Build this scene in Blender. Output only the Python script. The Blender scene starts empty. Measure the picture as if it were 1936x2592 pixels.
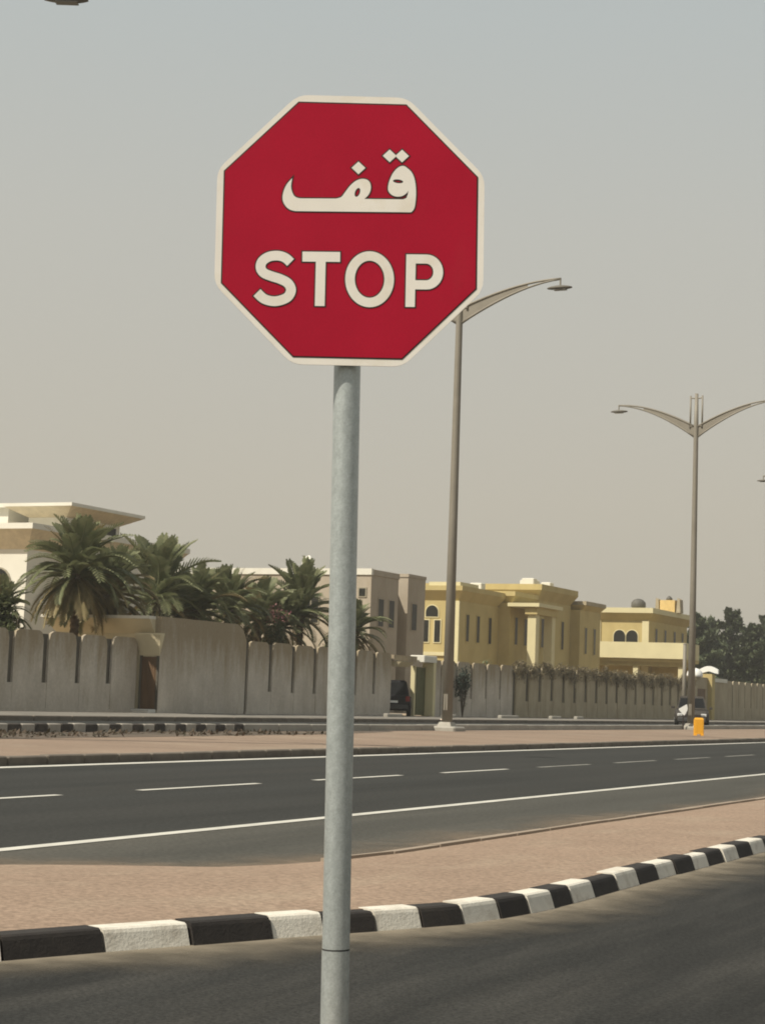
import bpy, bmesh, math, random
from mathutils import Vector, Matrix, noise as mnoise
random.seed(11)
R = math.radians
S = bpy.context.scene
COL = S.collection

# ------------------------------------------------------------------ camera
CAM_H = 1.25
cam_d = bpy.data.cameras.new('camera')
cam = bpy.data.objects.new('camera', cam_d)
COL.objects.link(cam)
cam_d.sensor_fit = 'VERTICAL'
cam_d.sensor_height = 36.0
cam_d.lens = 4600.0 / 2592.0 * 36.0
cam_d.clip_start = 0.1
cam_d.clip_end = 6000
cam.matrix_world = (Matrix.Translation((0, 0, CAM_H)) @ Matrix.Rotation(R(25.38), 4, 'Z')
                    @ Matrix.Rotation(R(90 + 5.76), 4, 'X') @ Matrix.Rotation(R(2.09), 4, 'Z'))
S.camera = cam

# ------------------------------------------------------------------ sky, sun, exposure
SUN_EL = R(50)
SUN_DIR = Vector((-0.53 * math.cos(SUN_EL), -0.848 * math.cos(SUN_EL), math.sin(SUN_EL)))   # towards the sun
W = bpy.data.worlds.new('World')
S.world = W
W.use_nodes = True
wn, wl = W.node_tree.nodes, W.node_tree.links
bg = wn['Background']
bg.inputs['Strength'].default_value = 0.11
sky = wn.new('ShaderNodeTexSky')
sky.sky_type = 'NISHITA'
sky.sun_disc = False
sky.sun_elevation = SUN_EL
sky.sun_rotation = math.atan2(SUN_DIR.x, SUN_DIR.y)
sky.dust_density = 7.0
sky.air_density = 1.0
sky.ozone_density = 1.0
# dusty desert air: the same pale veil all round the horizon, thinning with height
tc = wn.new('ShaderNodeTexCoord')
sp = wn.new('ShaderNodeSeparateXYZ')
wl.new(tc.outputs['Generated'], sp.inputs[0])
mr = wn.new('ShaderNodeMapRange')
mr.inputs['From Min'].default_value = 0.0
mr.inputs['From Max'].default_value = 0.9
mr.inputs['To Min'].default_value = 0.0
mr.inputs['To Max'].default_value = 1.0
mr.interpolation_type = 'LINEAR'
wl.new(sp.outputs['Z'], mr.inputs['Value'])
ramp = wn.new('ShaderNodeValToRGB')
e = ramp.color_ramp.elements
e[0].position = 0.0
e[0].color = (4.6, 4.22, 3.42, 1)
e[1].position = 1.0
e[1].color = (2.0, 2.4, 2.85, 1)
m = ramp.color_ramp.elements.new(0.12)
m.color = (4.7, 4.36, 3.62, 1)
m = ramp.color_ramp.elements.new(0.28)
m.color = (4.58, 4.5, 4.0, 1)
m = ramp.color_ramp.elements.new(0.40)
m.color = (4.25, 4.5, 4.3, 1)
wl.new(mr.outputs['Result'], ramp.inputs['Fac'])
mix = wn.new('ShaderNodeMix')
mix.data_type = 'RGBA'
mix.inputs['Factor'].default_value = 0.88
wl.new(sky.outputs['Color'], mix.inputs['A'])
wl.new(ramp.outputs['Color'], mix.inputs['B'])
wl.new(mix.outputs['Result'], bg.inputs['Color'])

sun_d = bpy.data.lights.new('sun', 'SUN')
sun_d.energy = 5.0
sun_d.angle = R(0.6)
sun_d.color = (1.0, 0.93, 0.80)
sun = bpy.data.objects.new('sun', sun_d)
COL.objects.link(sun)
sun.rotation_euler = SUN_DIR.to_track_quat('Z', 'Y').to_euler()

S.view_settings.view_transform = 'Standard'
S.view_settings.look = 'None'
S.view_settings.gamma = 1.0
S.view_settings.use_curve_mapping = False
S.view_settings.exposure = 0.14
S.cycles.filter_width = 1.9

# ------------------------------------------------------------------ materials
MATS = {}


def mat(name, col, rough=0.85, metal=0.0, var=0.12, scale=3.0, stretch=(1, 1, 1), bump=0.0, bscale=40.0,
        stain=None, stain_amt=0.0, stain_scale=0.6, stain_stretch=(1, 1, 1), spec=0.3, grain=0.0, gscale=90.0, run=None):
    """Procedural material: base colour with two sizes of noise, optional stains and relief."""
    if name in MATS:
        return MATS[name]
    M = bpy.data.materials.new(name)
    M.use_nodes = True
    n, l = M.node_tree.nodes, M.node_tree.links
    b = n['Principled BSDF']
    b.inputs['Roughness'].default_value = rough
    b.inputs['Metallic'].default_value = metal
    b.inputs['Specular IOR Level'].default_value = spec
    geo = n.new('ShaderNodeNewGeometry')

    def noise(sc, st, detail=4.0, rr=0.6):
        mp = n.new('ShaderNodeMapping')
        mp.inputs['Scale'].default_value = st
        l.new(geo.outputs['Position'], mp.inputs['Vector'])
        t = n.new('ShaderNodeTexNoise')
        t.inputs['Scale'].default_value = sc
        t.inputs['Detail'].default_value = detail
        t.inputs['Roughness'].default_value = rr
        l.new(mp.outputs['Vector'], t.inputs['Vector'])
        return t.outputs['Fac']

    def mixc(fac, a, bcol, lo, hi):
        r = n.new('ShaderNodeMapRange')
        r.inputs['From Min'].default_value = lo
        r.inputs['From Max'].default_value = hi
        l.new(fac, r.inputs['Value'])
        x = n.new('ShaderNodeMix')
        x.data_type = 'RGBA'
        l.new(r.outputs['Result'], x.inputs['Factor'])
        for sock, v in (('A', a), ('B', bcol)):
            if isinstance(v, tuple):
                x.inputs[sock].default_value = (*v, 1)
            else:
                l.new(v, x.inputs[sock])
        return x.outputs['Result']

    dark = tuple(c * (1 - var) for c in col)
    lite = tuple(min(1, c * (1 + var)) for c in col)
    c = mixc(noise(scale, stretch), dark, lite, 0.3, 0.7)
    if stain_amt > 0:
        r = noise(stain_scale, stain_stretch, 5.0, 0.65)
        st = mixc(r, c, stain, 0.62 - 0.25 * stain_amt, 0.62 + 0.25)
        c = st
    if run:                                   # rain and dust runs down from the top edge: (colour, z low, z high)
        sx_ = n.new('ShaderNodeSeparateXYZ')
        l.new(geo.outputs['Position'], sx_.inputs[0])
        zr = n.new('ShaderNodeMapRange')
        zr.inputs['From Min'].default_value = run[1]
        zr.inputs['From Max'].default_value = run[2]
        zr.inputs['To Max'].default_value = 0.55
        l.new(sx_.outputs['Z'], zr.inputs['Value'])
        ad = n.new('ShaderNodeMath')
        ad.operation = 'ADD'
        l.new(zr.outputs['Result'], ad.inputs[0])
        l.new(noise(2.2, (1, 1, .22), 5.0, .65), ad.inputs[1])
        c = mixc(ad.outputs[0], c, run[0], 0.55, 1.0)
    if grain > 0:
        mul = n.new('ShaderNodeMix')
        mul.data_type = 'RGBA'
        mul.blend_type = 'MULTIPLY'
        mul.inputs['Factor'].default_value = 1.0
        gm = mixc(noise(gscale, (1, 1, 1), 2.0, 0.7), (1 - grain,) * 3, (1 + grain,) * 3, 0.3, 0.7)
        l.new(c, mul.inputs['A'])
        l.new(gm, mul.inputs['B'])
        c = mul.outputs['Result']
    l.new(c, b.inputs['Base Color'])
    if bump > 0:
        bp = n.new('ShaderNodeBump')
        bp.inputs['Strength'].default_value = bump
        bp.inputs['Distance'].default_value = 0.02
        l.new(noise(bscale, (1, 1, 1), 3.0), bp.inputs['Height'])
        l.new(bp.outputs['Normal'], b.inputs['Normal'])
    MATS[name] = M
    return M


def fade_mat(name, col):
    """Blown sand that thins out towards its edge (colour attribute 'cover' and noise)."""
    M = bpy.data.materials.new(name)
    M.use_nodes = True
    n, l = M.node_tree.nodes, M.node_tree.links
    b = n['Principled BSDF']
    b.inputs['Roughness'].default_value = 0.95
    b.inputs['Specular IOR Level'].default_value = 0.1
    at = n.new('ShaderNodeAttribute')
    at.attribute_name = 'cover'
    geo = n.new('ShaderNodeNewGeometry')
    t = n.new('ShaderNodeTexNoise')
    t.inputs['Scale'].default_value = 3.2
    t.inputs['Detail'].default_value = 6
    l.new(geo.outputs['Position'], t.inputs['Vector'])
    a = n.new('ShaderNodeMath')
    a.operation = 'MULTIPLY_ADD'
    l.new(t.outputs['Fac'], a.inputs[0])
    a.inputs[1].default_value = 1.2
    a.inputs[2].default_value = -0.6
    s = n.new('ShaderNodeMath')
    s.operation = 'ADD'
    s.use_clamp = True
    l.new(at.outputs['Fac'], s.inputs[0])
    l.new(a.outputs[0], s.inputs[1])
    s2 = n.new('ShaderNodeMath')
    s2.operation = 'MULTIPLY'
    l.new(s.outputs[0], s2.inputs[0])
    l.new(at.outputs['Fac'], s2.inputs[1])
    l.new(s2.outputs[0], b.inputs['Alpha'])
    r = n.new('ShaderNodeMix')
    r.data_type = 'RGBA'
    l.new(t.outputs['Fac'], r.inputs['Factor'])
    r.inputs['A'].default_value = (*[c * 0.8 for c in col], 1)
    r.inputs['B'].default_value = (*[c * 1.15 for c in col], 1)
    l.new(r.outputs['Result'], b.inputs['Base Color'])
    return M


def leaf_mat(name, col, col2, rough=0.6, trans=0.25):
    """Foliage: hue differs from leaf to leaf (random per island) with some light coming through."""
    M = bpy.data.materials.new(name)
    M.use_nodes = True
    n, l = M.node_tree.nodes, M.node_tree.links
    b = n['Principled BSDF']
    b.inputs['Roughness'].default_value = rough
    b.inputs['Specular IOR Level'].default_value = 0.25
    geo = n.new('ShaderNodeNewGeometry')
    x = n.new('ShaderNodeMix')
    x.data_type = 'RGBA'
    l.new(geo.outputs['Random Per Island'], x.inputs['Factor'])
    x.inputs['A'].default_value = (*col, 1)
    x.inputs['B'].default_value = (*col2, 1)
    l.new(x.outputs['Result'], b.inputs['Base Color'])
    tr = n.new('ShaderNodeBsdfTranslucent')
    l.new(x.outputs['Result'], tr.inputs['Color'])
    mx = n.new('ShaderNodeMixShader')
    mx.inputs['Fac'].default_value = trans
    l.new(b.outputs[0], mx.inputs[1])
    l.new(tr.outputs[0], mx.inputs[2])
    l.new(mx.outputs[0], n['Material Output'].inputs['Surface'])
    return M


m_sand = mat('desert_sand', (0.36, 0.28, 0.19), 0.95, scale=0.08, var=0.15, bump=0.2, bscale=3, grain=0.1)
m_asph = mat('asphalt', (0.035, 0.0355, 0.0325), 0.9, var=0.16, scale=0.9, stretch=(1.4, 0.06, 1), bump=0.25, bscale=70,
             grain=0.32, gscale=20, stain=(0.045, 0.043, 0.038), stain_amt=0.7, stain_scale=0.5, stain_stretch=(1, 0.1, 1), spec=0.12)
m_asph2 = mat('asphalt_side', (0.027, 0.027, 0.025), 0.9, var=0.2, scale=0.8, stretch=(3.2, 0.35, 1), bump=0.3, bscale=70,
              grain=0.4, gscale=48, stain=(0.062, 0.059, 0.052), stain_amt=0.75, stain_scale=0.8, stain_stretch=(2.4, 0.3, 1), spec=0.12)
m_shoulder = mat('asphalt_dusty', (0.064, 0.062, 0.053), 0.9, var=0.14, scale=0.7, stretch=(1.5, 0.12, 1), bump=0.2, bscale=70,
                 grain=0.26, gscale=24, stain=(0.11, 0.10, 0.082), stain_amt=0.5, stain_scale=0.5, stain_stretch=(1.5, 0.1, 1), spec=0.15)
m_line = mat('road_paint', (0.54, 0.52, 0.455), 0.7, var=0.12, scale=2.5, stain=(0.3, 0.285, 0.245), stain_amt=0.5, stain_scale=2.0, stain_stretch=(4, .5, 1))
m_line2 = mat('road_paint_worn', (0.27, 0.26, 0.225), 0.7, var=0.15, scale=2.5, stain=(0.10, 0.095, 0.08), stain_amt=0.8, stain_scale=2.2)
m_pave = mat('sandy_paving', (0.265, 0.194, 0.142), 0.95, var=0.07, scale=0.9, bump=0.3, bscale=30, grain=0.24, gscale=24,
             stain=(0.31, 0.245, 0.18), stain_amt=0.45, stain_scale=1.3, stain_stretch=(1, .6, 1), spec=0.1)
m_median = mat('median_paving', (0.235, 0.175, 0.13), 0.95, var=0.10, scale=0.35, bump=0.2, bscale=20, grain=0.1, gscale=9,
               stain=(0.29, 0.235, 0.175), stain_amt=0.5, stain_scale=0.25, spec=0.1)
m_foot = mat('footway_paving', (0.20, 0.185, 0.16), 0.95, var=0.15, scale=0.4, stain=(0.11, 0.10, 0.085), stain_amt=0.6, stain_scale=0.5, spec=0.1)
m_kw = mat('kerb_white', (0.66, 0.62, 0.53), 0.8, var=0.07, scale=6, stain=(0.27, 0.23, 0.175), stain_amt=0.6, stain_scale=6, bump=0.2, bscale=60)
m_kb = mat('kerb_black', (0.027, 0.023, 0.020), 0.75, var=0.15, scale=6, stain=(0.04, 0.033, 0.026), stain_amt=0.35, stain_scale=6, bump=0.2, bscale=60)
m_kw2 = mat('kerb_dull_white', (0.36, 0.33, 0.28), 0.9, var=0.15, scale=3, stain=(0.2, 0.17, 0.13), stain_amt=0.7, stain_scale=2)
m_kb2 = mat('kerb_dull_black', (0.06, 0.052, 0.045), 0.9, var=0.2, scale=3, stain=(0.13, 0.105, 0.08), stain_amt=0.6, stain_scale=2)
m_kc = mat('kerb_concrete', (0.17, 0.145, 0.115), 0.9, var=0.15, scale=2, stain=(0.09, 0.075, 0.06), stain_amt=0.6, stain_scale=1.5)
m_kc2 = mat('parapet_concrete', (0.33, 0.31, 0.265), 0.9, var=0.12, scale=1, stain=(0.2, 0.18, 0.15), stain_amt=0.4, stain_scale=.6)
m_galv = mat('galvanised_steel', (0.42, 0.455, 0.445), 0.4, 0.5, var=0.12, scale=55, stretch=(1, 1, .6), grain=0.12, gscale=170, spec=0.5)
m_red = mat('sign_red', (0.375, 0.010, 0.030), 0.7, var=0.06, scale=4, spec=0.08, grain=0.06, gscale=190, stain=(0.36, 0.03, 0.04), stain_amt=0.35, stain_scale=3, stain_stretch=(1, 1, .35))
m_swhite = mat('sign_white', (0.78, 0.735, 0.655), 0.7, var=0.04, scale=6, spec=0.4, stain=(0.66, 0.58, 0.44), stain_amt=0.3, stain_scale=7)
m_sblack = mat('sign_outline', (0.028, 0.018, 0.015), 0.6, var=0.1)
m_back = mat('sign_back_grey', (0.25, 0.25, 0.24), 0.5, 0.4)
m_lamp = mat('lamp_paint', (0.215, 0.195, 0.158), 0.55, 0.1, var=0.08, scale=2, stain=(0.16, 0.14, 0.11), stain_amt=0.3, stain_scale=1)
m_head = mat('lamp_head', (0.12, 0.11, 0.09), 0.55, var=0.08)
m_glass = mat('lamp_lens', (0.16, 0.155, 0.14), 0.2, var=0.05)
m_wall = mat('wall_render', (0.50, 0.455, 0.385), 0.95, var=0.10, scale=0.9, stain=(0.36, 0.315, 0.25), stain_amt=0.75, stain_scale=0.9, stain_stretch=(1, 1.2, .35), spec=0.1, grain=0.08, gscale=9, run=((0.30, 0.245, 0.165), 1.4, 3.5))
m_wall2 = mat('wall_render_brown', (0.37, 0.32, 0.225), 0.95, var=0.12, scale=0.8, stain=(0.25, 0.205, 0.13), stain_amt=0.7, stain_scale=0.9, stain_stretch=(1, 1.2, .3), spec=0.1)
m_slot_shade_frame = mat('slot_shade_and_frame', (0.10, 0.09, 0.07), 0.95, var=0.2, scale=1.5)  # shade of the wall slots painted as a dark colour; also the door frame's colour
m_cream = mat('cream_render', (0.56, 0.49, 0.33), 0.9, var=0.06, scale=0.6, stain=(0.46, 0.39, 0.26), stain_amt=0.35, stain_scale=0.5, stain_stretch=(1, 1, .4), spec=0.1)
m_white = mat('white_render', (0.66, 0.64, 0.56), 0.9, var=0.05, scale=0.6, stain=(0.52, 0.48, 0.38), stain_amt=0.3, stain_scale=0.5, stain_stretch=(1, 1, .4), spec=0.1)
m_beige = mat('beige_render', (0.375, 0.325, 0.255), 0.9, var=0.07, scale=0.6, stain=(0.29, 0.235, 0.17), stain_amt=0.5, stain_scale=0.5, stain_stretch=(1, 1, .4), spec=0.1)
m_yellow = mat('yellow_render', (0.46, 0.375, 0.175), 0.9, var=0.07, scale=0.6, stain=(0.36, 0.28, 0.125), stain_amt=0.6, stain_scale=0.5, stain_stretch=(1, 1, .4), spec=0.1)
m_ytrim = mat('pale_yellow_trim', (0.60, 0.54, 0.33), 0.9, var=0.05, scale=0.8, spec=0.1)
m_window = mat('window_glass', (0.022, 0.022, 0.018), 0.35, var=0.2, scale=1, spec=0.2)
m_frame = mat('window_frame', (0.30, 0.27, 0.2), 0.6)
m_door = mat('brown_door', (0.115, 0.068, 0.035), 0.6, var=0.25, scale=4, stretch=(1, 1, .2))
m_trunk = mat('palm_trunk', (0.105, 0.078, 0.052), 0.95, var=0.3, scale=5, stretch=(1, 1, 2.5), bump=0.6, bscale=12)
m_wood = mat('tree_bark', (0.09, 0.07, 0.05), 0.95, var=0.25, scale=4)
m_frond = leaf_mat('palm_leaf', (0.14, 0.16, 0.078), (0.21, 0.215, 0.115))
m_frondy = leaf_mat('palm_leaf_dry', (0.20, 0.165, 0.08), (0.29, 0.235, 0.12))
m_leaf = leaf_mat('shrub_leaf', (0.07, 0.09, 0.04), (0.12, 0.135, 0.06))
m_conif = leaf_mat('conifer_leaf', (0.054, 0.072, 0.036), (0.098, 0.115, 0.058), trans=0.15)
m_conifo = leaf_mat('olive_leaf', (0.08, 0.08, 0.042), (0.125, 0.115, 0.062), trans=0.15)
m_vine = leaf_mat('creeper_leaf', (0.19, 0.16, 0.09), (0.36, 0.30, 0.19), trans=0.2)
m_flower = leaf_mat('pink_flower', (0.30, 0.10, 0.12), (0.42, 0.2, 0.2))
m_suv = mat('charcoal_paint', (0.016, 0.016, 0.018), 0.65, var=0.1, spec=0.1)
m_grey = mat('brown_grey_paint', (0.05, 0.044, 0.037), 0.6, 0.0, var=0.08, spec=0.15)
m_cglass = mat('car_glass', (0.012, 0.013, 0.014), 0.6, var=0.1, spec=0.03)
m_tyre = mat('tyre_rubber', (0.014, 0.013, 0.013), 0.9)
m_rim = mat('wheel_rim', (0.3, 0.3, 0.29), 0.35, 0.7)
m_redl = mat('tail_lamp_red', (0.16, 0.012, 0.01), 0.25)
m_whl = mat('headlamp_clear', (0.5, 0.5, 0.48), 0.15)
m_plast = mat('bumper_plastic', (0.05, 0.05, 0.048), 0.7)
m_orange = mat('orange_plastic', (0.68, 0.33, 0.02), 0.5, var=0.06, scale=3, stain=(0.72, 0.46, 0.10), stain_amt=0.3, stain_scale=3)
m_plate = mat('white_board', (0.78, 0.78, 0.74), 0.4, var=0.03)
m_tank = mat('grey_tank', (0.10, 0.095, 0.08), 0.6)
m_dish = mat('dish_white', (0.7, 0.68, 0.6), 0.5)
m_step = mat('white_step', (0.62, 0.6, 0.54), 0.8)

# ------------------------------------------------------------------ mesh helpers


class MB:
    """Collects vertices and faces; build() links ONE mesh object."""

    def __init__(s):
        s.v, s.f = [], []

    def add(s, verts, faces):
        o = len(s.v)
        s.v += [tuple(p) for p in verts]
        s.f += [tuple(i + o for i in q) for q in faces]
        return s

    def box(s, x0, x1, y0, y1, z0, z1):
        return s.frustum((x0, x1, y0, y1), z0, (x0, x1, y0, y1), z1)

    def frustum(s, a, z0, b, z1):
        return s.add([(a[0], a[2], z0), (a[1], a[2], z0), (a[1], a[3], z0), (a[0], a[3], z0),
                      (b[0], b[2], z1), (b[1], b[2], z1), (b[1], b[3], z1), (b[0], b[3], z1)],
                     [(3, 2, 1, 0), (4, 5, 6, 7), (0, 1, 5, 4), (1, 2, 6, 5), (2, 3, 7, 6), (3, 0, 4, 7)])

    def bbox(s, x0, x1, y0, y1, z0, z1, c):
        """box with chamfered vertical and top edges"""
        def ring(i, z):
            a, b, d, e2 = x0 + i, x1 - i, y0 + i, y1 - i
            k = c
            return [(a + k, d, z), (b - k, d, z), (b, d + k, z), (b, e2 - k, z), (b - k, e2, z), (a + k, e2, z), (a, e2 - k, z), (a, d + k, z)]
        v = ring(0, z0) + ring(0, z1 - c) + ring(c, z1)
        f = [tuple(reversed(range(8))), tuple(range(16, 24))]
        for r in (0, 8):
            for i in range(8):
                j = (i + 1) % 8
                f.append((r + i, r + j, r + 8 + j, r + 8 + i))
        return s.add(v, f)

    def prism(s, poly, axis, a, b):
        """poly: 2D outline; extruded along 'x' (poly = y,z), 'y' (poly = x,z) or 'z' (poly = x,y)"""
        def P(p, t):
            return {'x': (t, p[0], p[1]), 'y': (p[0], t, p[1]), 'z': (p[0], p[1], t)}[axis]
        n = len(poly)
        v = [P(p, a) for p in poly] + [P(p, b) for p in poly]
        f = [tuple(range(n)), tuple(reversed(range(n, 2 * n)))]
        f += [(i, i + n, (i + 1) % n + n, (i + 1) % n) for i in range(n)]
        return s.add(v, f)

    def tube(s, pts, rad, n=10, cap=True):
        pts = [Vector(p) for p in pts]
        if not isinstance(rad, (list, tuple)):
            rad = [rad] * len(pts)
        o = []
        prev = None
        for i, p in enumerate(pts):
            d = (pts[min(i + 1, len(pts) - 1)] - pts[max(i - 1, 0)]).normalized()
            a = Vector((0, 0, 1)) if abs(d.z) < 0.9 else Vector((1, 0, 0))
            if prev is not None:
                a = prev
            u = d.cross(a).normalized()
            w = u.cross(d).normalized()
            prev = w
            o.append([p + rad[i] * (math.cos(2 * math.pi * k / n) * u + math.sin(2 * math.pi * k / n) * w) for k in range(n)])
        v = [q for r in o for q in r]
        f = []
        for i in range(len(pts) - 1):
            for k in range(n):
                j = (k + 1) % n
                f.append((i * n + k, i * n + j, (i + 1) * n + j, (i + 1) * n + k))
        if cap:
            f.append(tuple(reversed(range(n))))
            f.append(tuple(range((len(pts) - 1) * n, len(pts) * n)))
        return s.add(v, f)

    def lathe(s, prof, n=16, c=(0, 0, 0)):
        v = []
        for r, z in prof:
            for k in range(n):
                a = 2 * math.pi * k / n
                v.append((c[0] + r * math.cos(a), c[1] + r * math.sin(a), c[2] + z))
        f = []
        for i in range(len(prof) - 1):
            for k in range(n):
                j = (k + 1) % n
                f.append((i * n + k, i * n + j, (i + 1) * n + j, (i + 1) * n + k))
        f.append(tuple(reversed(range(n))))
        f.append(tuple(range((len(prof) - 1) * n, len(prof) * n)))
        return s.add(v, f)

    def mesh(s, name, smooth=False, fix=True):
        me = bpy.data.meshes.new(name)
        me.from_pydata(s.v, [], s.f)
        if fix:
            bm = bmesh.new()
            bm.from_mesh(me)
            bmesh.ops.recalc_face_normals(bm, faces=bm.faces)
            bm.to_mesh(me)
            bm.free()
        if smooth:
            me.polygons.foreach_set('use_smooth', [True] * len(me.polygons))
        return me

    def build(s, name, material, parent=None, smooth=False, loc=None, fix=True):
        return link(name, s.mesh(name, smooth, fix), material, parent, loc)


def link(name, me, material, parent=None, loc=None):
    if material and not me.materials:
        me.materials.append(material)
    o = bpy.data.objects.new(name, me)
    COL.objects.link(o)
    if parent:
        o.parent = parent
    if loc is not None:
        o.location = loc
    return o


def tag(o, label, cat, group=None):
    o['label'] = label
    o['category'] = cat
    if group:
        o['group'] = group
    return o


def thing(name, label, cat, loc=(0, 0, 0), rz=0.0, group=None):
    o = bpy.data.objects.new(name, None)
    o.empty_display_size = 0.2
    COL.objects.link(o)
    o.location = loc
    o.rotation_euler = (0, 0, rz)
    return tag(o, label, cat, group)


def struct(o, kind='structure'):
    o['kind'] = kind
    return o


def sheet(name, poly, z, material, parent=None):
    b = MB()
    b.add([(p[0], p[1], z) for p in poly], [tuple(range(len(poly)))])
    o = b.build(name, material, parent, fix=False)
    return o


def rect(x0, x1, y0, y1):
    return [(x0, y0), (x1, y0), (x1, y1), (x0, y1)]


# ------------------------------------------------------------------ ground and roads
struct(sheet('ground', rect(-700, 700, -700, 700), -0.06, m_sand))
main_road = struct(sheet('main_road', rect(-16.72, -7.4, -80, 650), 0.0, m_asph))
side_road = struct(sheet('side_road', rect(-7.4, 16, -80, 650), -0.003, m_asph2))
struct(sheet('road_shoulder', rect(-8.34, -5.6, -80, 650), 0.004, m_shoulder))
far_road = struct(sheet('opposite_road', rect(-32.6, -25.0, -80, 650), 0.12, m_asph))


def strip(name, x, w, y0, y1, z, material, parent):
    b = MB()
    n = max(1, int((y1 - y0) / 4))
    v, f = [], []
    for i in range(n + 1):
        y = y0 + (y1 - y0) * i / n
        v += [(x - w / 2, y, z), (x + w / 2, y, z)]
    for i in range(n):
        f.append((2 * i, 2 * i + 1, 2 * i + 3, 2 * i + 2))
    return b.add(v, f).build(name, material, parent, fix=False)


strip('edge_line', -16.36, 0.28, -60, 500, 0.006, m_line, main_road)
strip('edge_line', -8.34, 0.15, -60, 500, 0.009, m_line, main_road)
y = 18.83 - 4.62 * 6
for i in range(60):
    strip('lane_dash', -12.05, 0.125, y, y + 2.98, 0.006, m_line2 if i > 8 else m_line, main_road)
    y += 4.62
y = 0
for i in range(30):
    strip('lane_dash', -28.8, 0.12, y, y + 2.9, 0.126, m_line2, far_road)
    y += 4.6

# median (raised) and footway
b = MB()
b.box(-24.75, -16.92, -80, 650, -0.04, 0.13)
median = struct(b.build('median', m_median))
b = MB()
b.box(-37.8, -32.8, -80, 650, -0.04, 0.26)
footway = struct(b.build('footway', m_foot))
b = MB()
b.box(-90, -38.2, -80, 650, -0.04, 0.24)
struct(b.build('yard_ground', m_sand))

# ---- kerb stones: shared straight stone for the long kerbs


def stone_mesh(name, w, l, hgt, c=0.018, material=None):
    me = MB().bbox(-w / 2, w / 2, -l / 2, l / 2, 0, hgt, c).mesh(name)
    me.materials.append(material)
    return me


def kerb_empty(name):
    k = bpy.data.objects.new(name, None)
    COL.objects.link(k)
    return struct(k)


mk = kerb_empty('median_kerb')
st = stone_mesh('kerb_stone', 0.2, 0.985, 0.20, 0.02, m_kc)
for i in range(90):
    link('kerb_stone', st, None, mk, (-16.82 + random.uniform(-.006, .006), 16 + i, -0.06 + random.uniform(-.006, .006)))
b = MB()
b.box(-16.92, -16.73, 106, 500, -0.03, 0.137)
b.box(-16.92, -16.73, -60, 15.5, -0.03, 0.137)
struct(b.build('kerb_run', m_kc, mk), 'stuff')

mk2 = kerb_empty('parapet_kerb')
sw = stone_mesh('painted_stone', 0.22, 0.49, 0.27, 0.02, m_kw2)
sb = stone_mesh('painted_stone', 0.22, 0.49, 0.27, 0.02, m_kb2)
yy = 24.4
k = 0
while yy < 43.6:
    link('painted_stone', sb if k % 2 == 0 else sw, None, mk2, (-24.86, yy, 0.06 + random.uniform(-.01, .01)))
    yy += 0.505
    k += 1
sp_ = stone_mesh('concrete_stone', 0.24, 1.975, 0.27, 0.02, m_kc2)
yy += 0.74
while yy < 130:
    link('concrete_stone', sp_, None, mk2, (-24.86, yy, 0.06 + random.uniform(-.008, .008)))
    yy += 2.0
fk = kerb_empty('footway_kerb')
st2 = stone_mesh('kerb_stone', 0.2, 1.98, 0.28, 0.02, m_kc)
for i in range(60):
    link('kerb_stone', st2, None, fk, (-32.7, 34 + 2 * i, 0.0))

# ---- the near island with its black and white kerb
KB = [(-9.0, 3.9), (-8.2, 4.12), (-7.45, 4.42), (-6.75, 4.8), (-6.15, 5.28), (-5.68, 5.78), (-5.32, 6.28),
      (-5.01, 6.79), (-4.81, 7.31), (-4.62, 7.77), (-4.43, 8.24), (-4.29, 8.55), (-4.14, 8.86), (-4.01, 9.17), (-3.89, 9.47),
      (-3.825, 9.85), (-3.785, 10.21), (-3.765, 10.57), (-3.76, 10.92), (-3.765, 11.36), (-3.775, 11.9), (-3.785, 12.39), (-3.79, 12.88),
      (-3.795, 13.34), (-3.795, 13.82), (-3.795, 14.24), (-3.795, 14.72)]
while KB[-1][1] < 44:
    KB.append((-3.79 - 0.02 * math.sin(KB[-1][1] * 0.15), KB[-1][1] + 0.475))
HK, WK = 0.115, 0.14


def normals(pts):
    out = []
    for i in range(len(pts)):
        a, c = pts[max(i - 1, 0)], pts[min(i + 1, len(pts) - 1)]
        d = Vector((c[0] - a[0], c[1] - a[1])).normalized()
        out.append(Vector((-d.y, d.x)))       # to the left of travel = into the island
    return out


NK = normals(KB)
kb = kerb_empty('island_kerb')
for i in range(len(KB) - 1):
    p, q = Vector(KB[i]), Vector(KB[i + 1])
    n0, n1 = NK[i], NK[i + 1]
    d = (q - p).normalized() * 0.008
    jz = random.uniform(-0.007, 0.005)
    jo = random.uniform(-0.009, 0.009)
    prof = [(0.0, -0.05), (0.002, 0.0), (0.034, HK - 0.024), (0.043, HK - 0.008), (0.058, HK), (WK + .03, HK), (WK + .03, -0.05)]
    ends = []
    for (base, nn, sgn) in ((p + d, n0, 1), (q - d, n1, -1)):
        ring = []
        for (o, z) in prof:
            pt = base + nn * (o + jo)
            ring.append((pt.x, pt.y, z + jz))
        ends.append(ring)
    m_ = len(prof)
    bmid = MB()
    bmid.add(ends[0] + ends[1], [tuple(range(m_)), tuple(reversed(range(m_, 2 * m_)))] +
             [(a, a + m_, (a + 1) % m_ + m_, (a + 1) % m_) for a in range(m_)])
    bmid.build('kerb_stone', m_kb if (i % 2 == 1) else m_kw, kb)

FAR = [(-8.15, 4.35), (-8.16, 6.6), (-8.1, 8.6), (-7.85, 9.75), (-7.52, 10.10), (-7.05, 10.5), (-6.42, 10.95), (-6.2, 11.4), (-6.05, 11.95),
       (-5.96, 12.75), (-5.95, 14.5), (-5.96, 17.2), (-5.93, 20), (-5.9, 25), (-5.9, 32), (-5.9, 44)]


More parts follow.
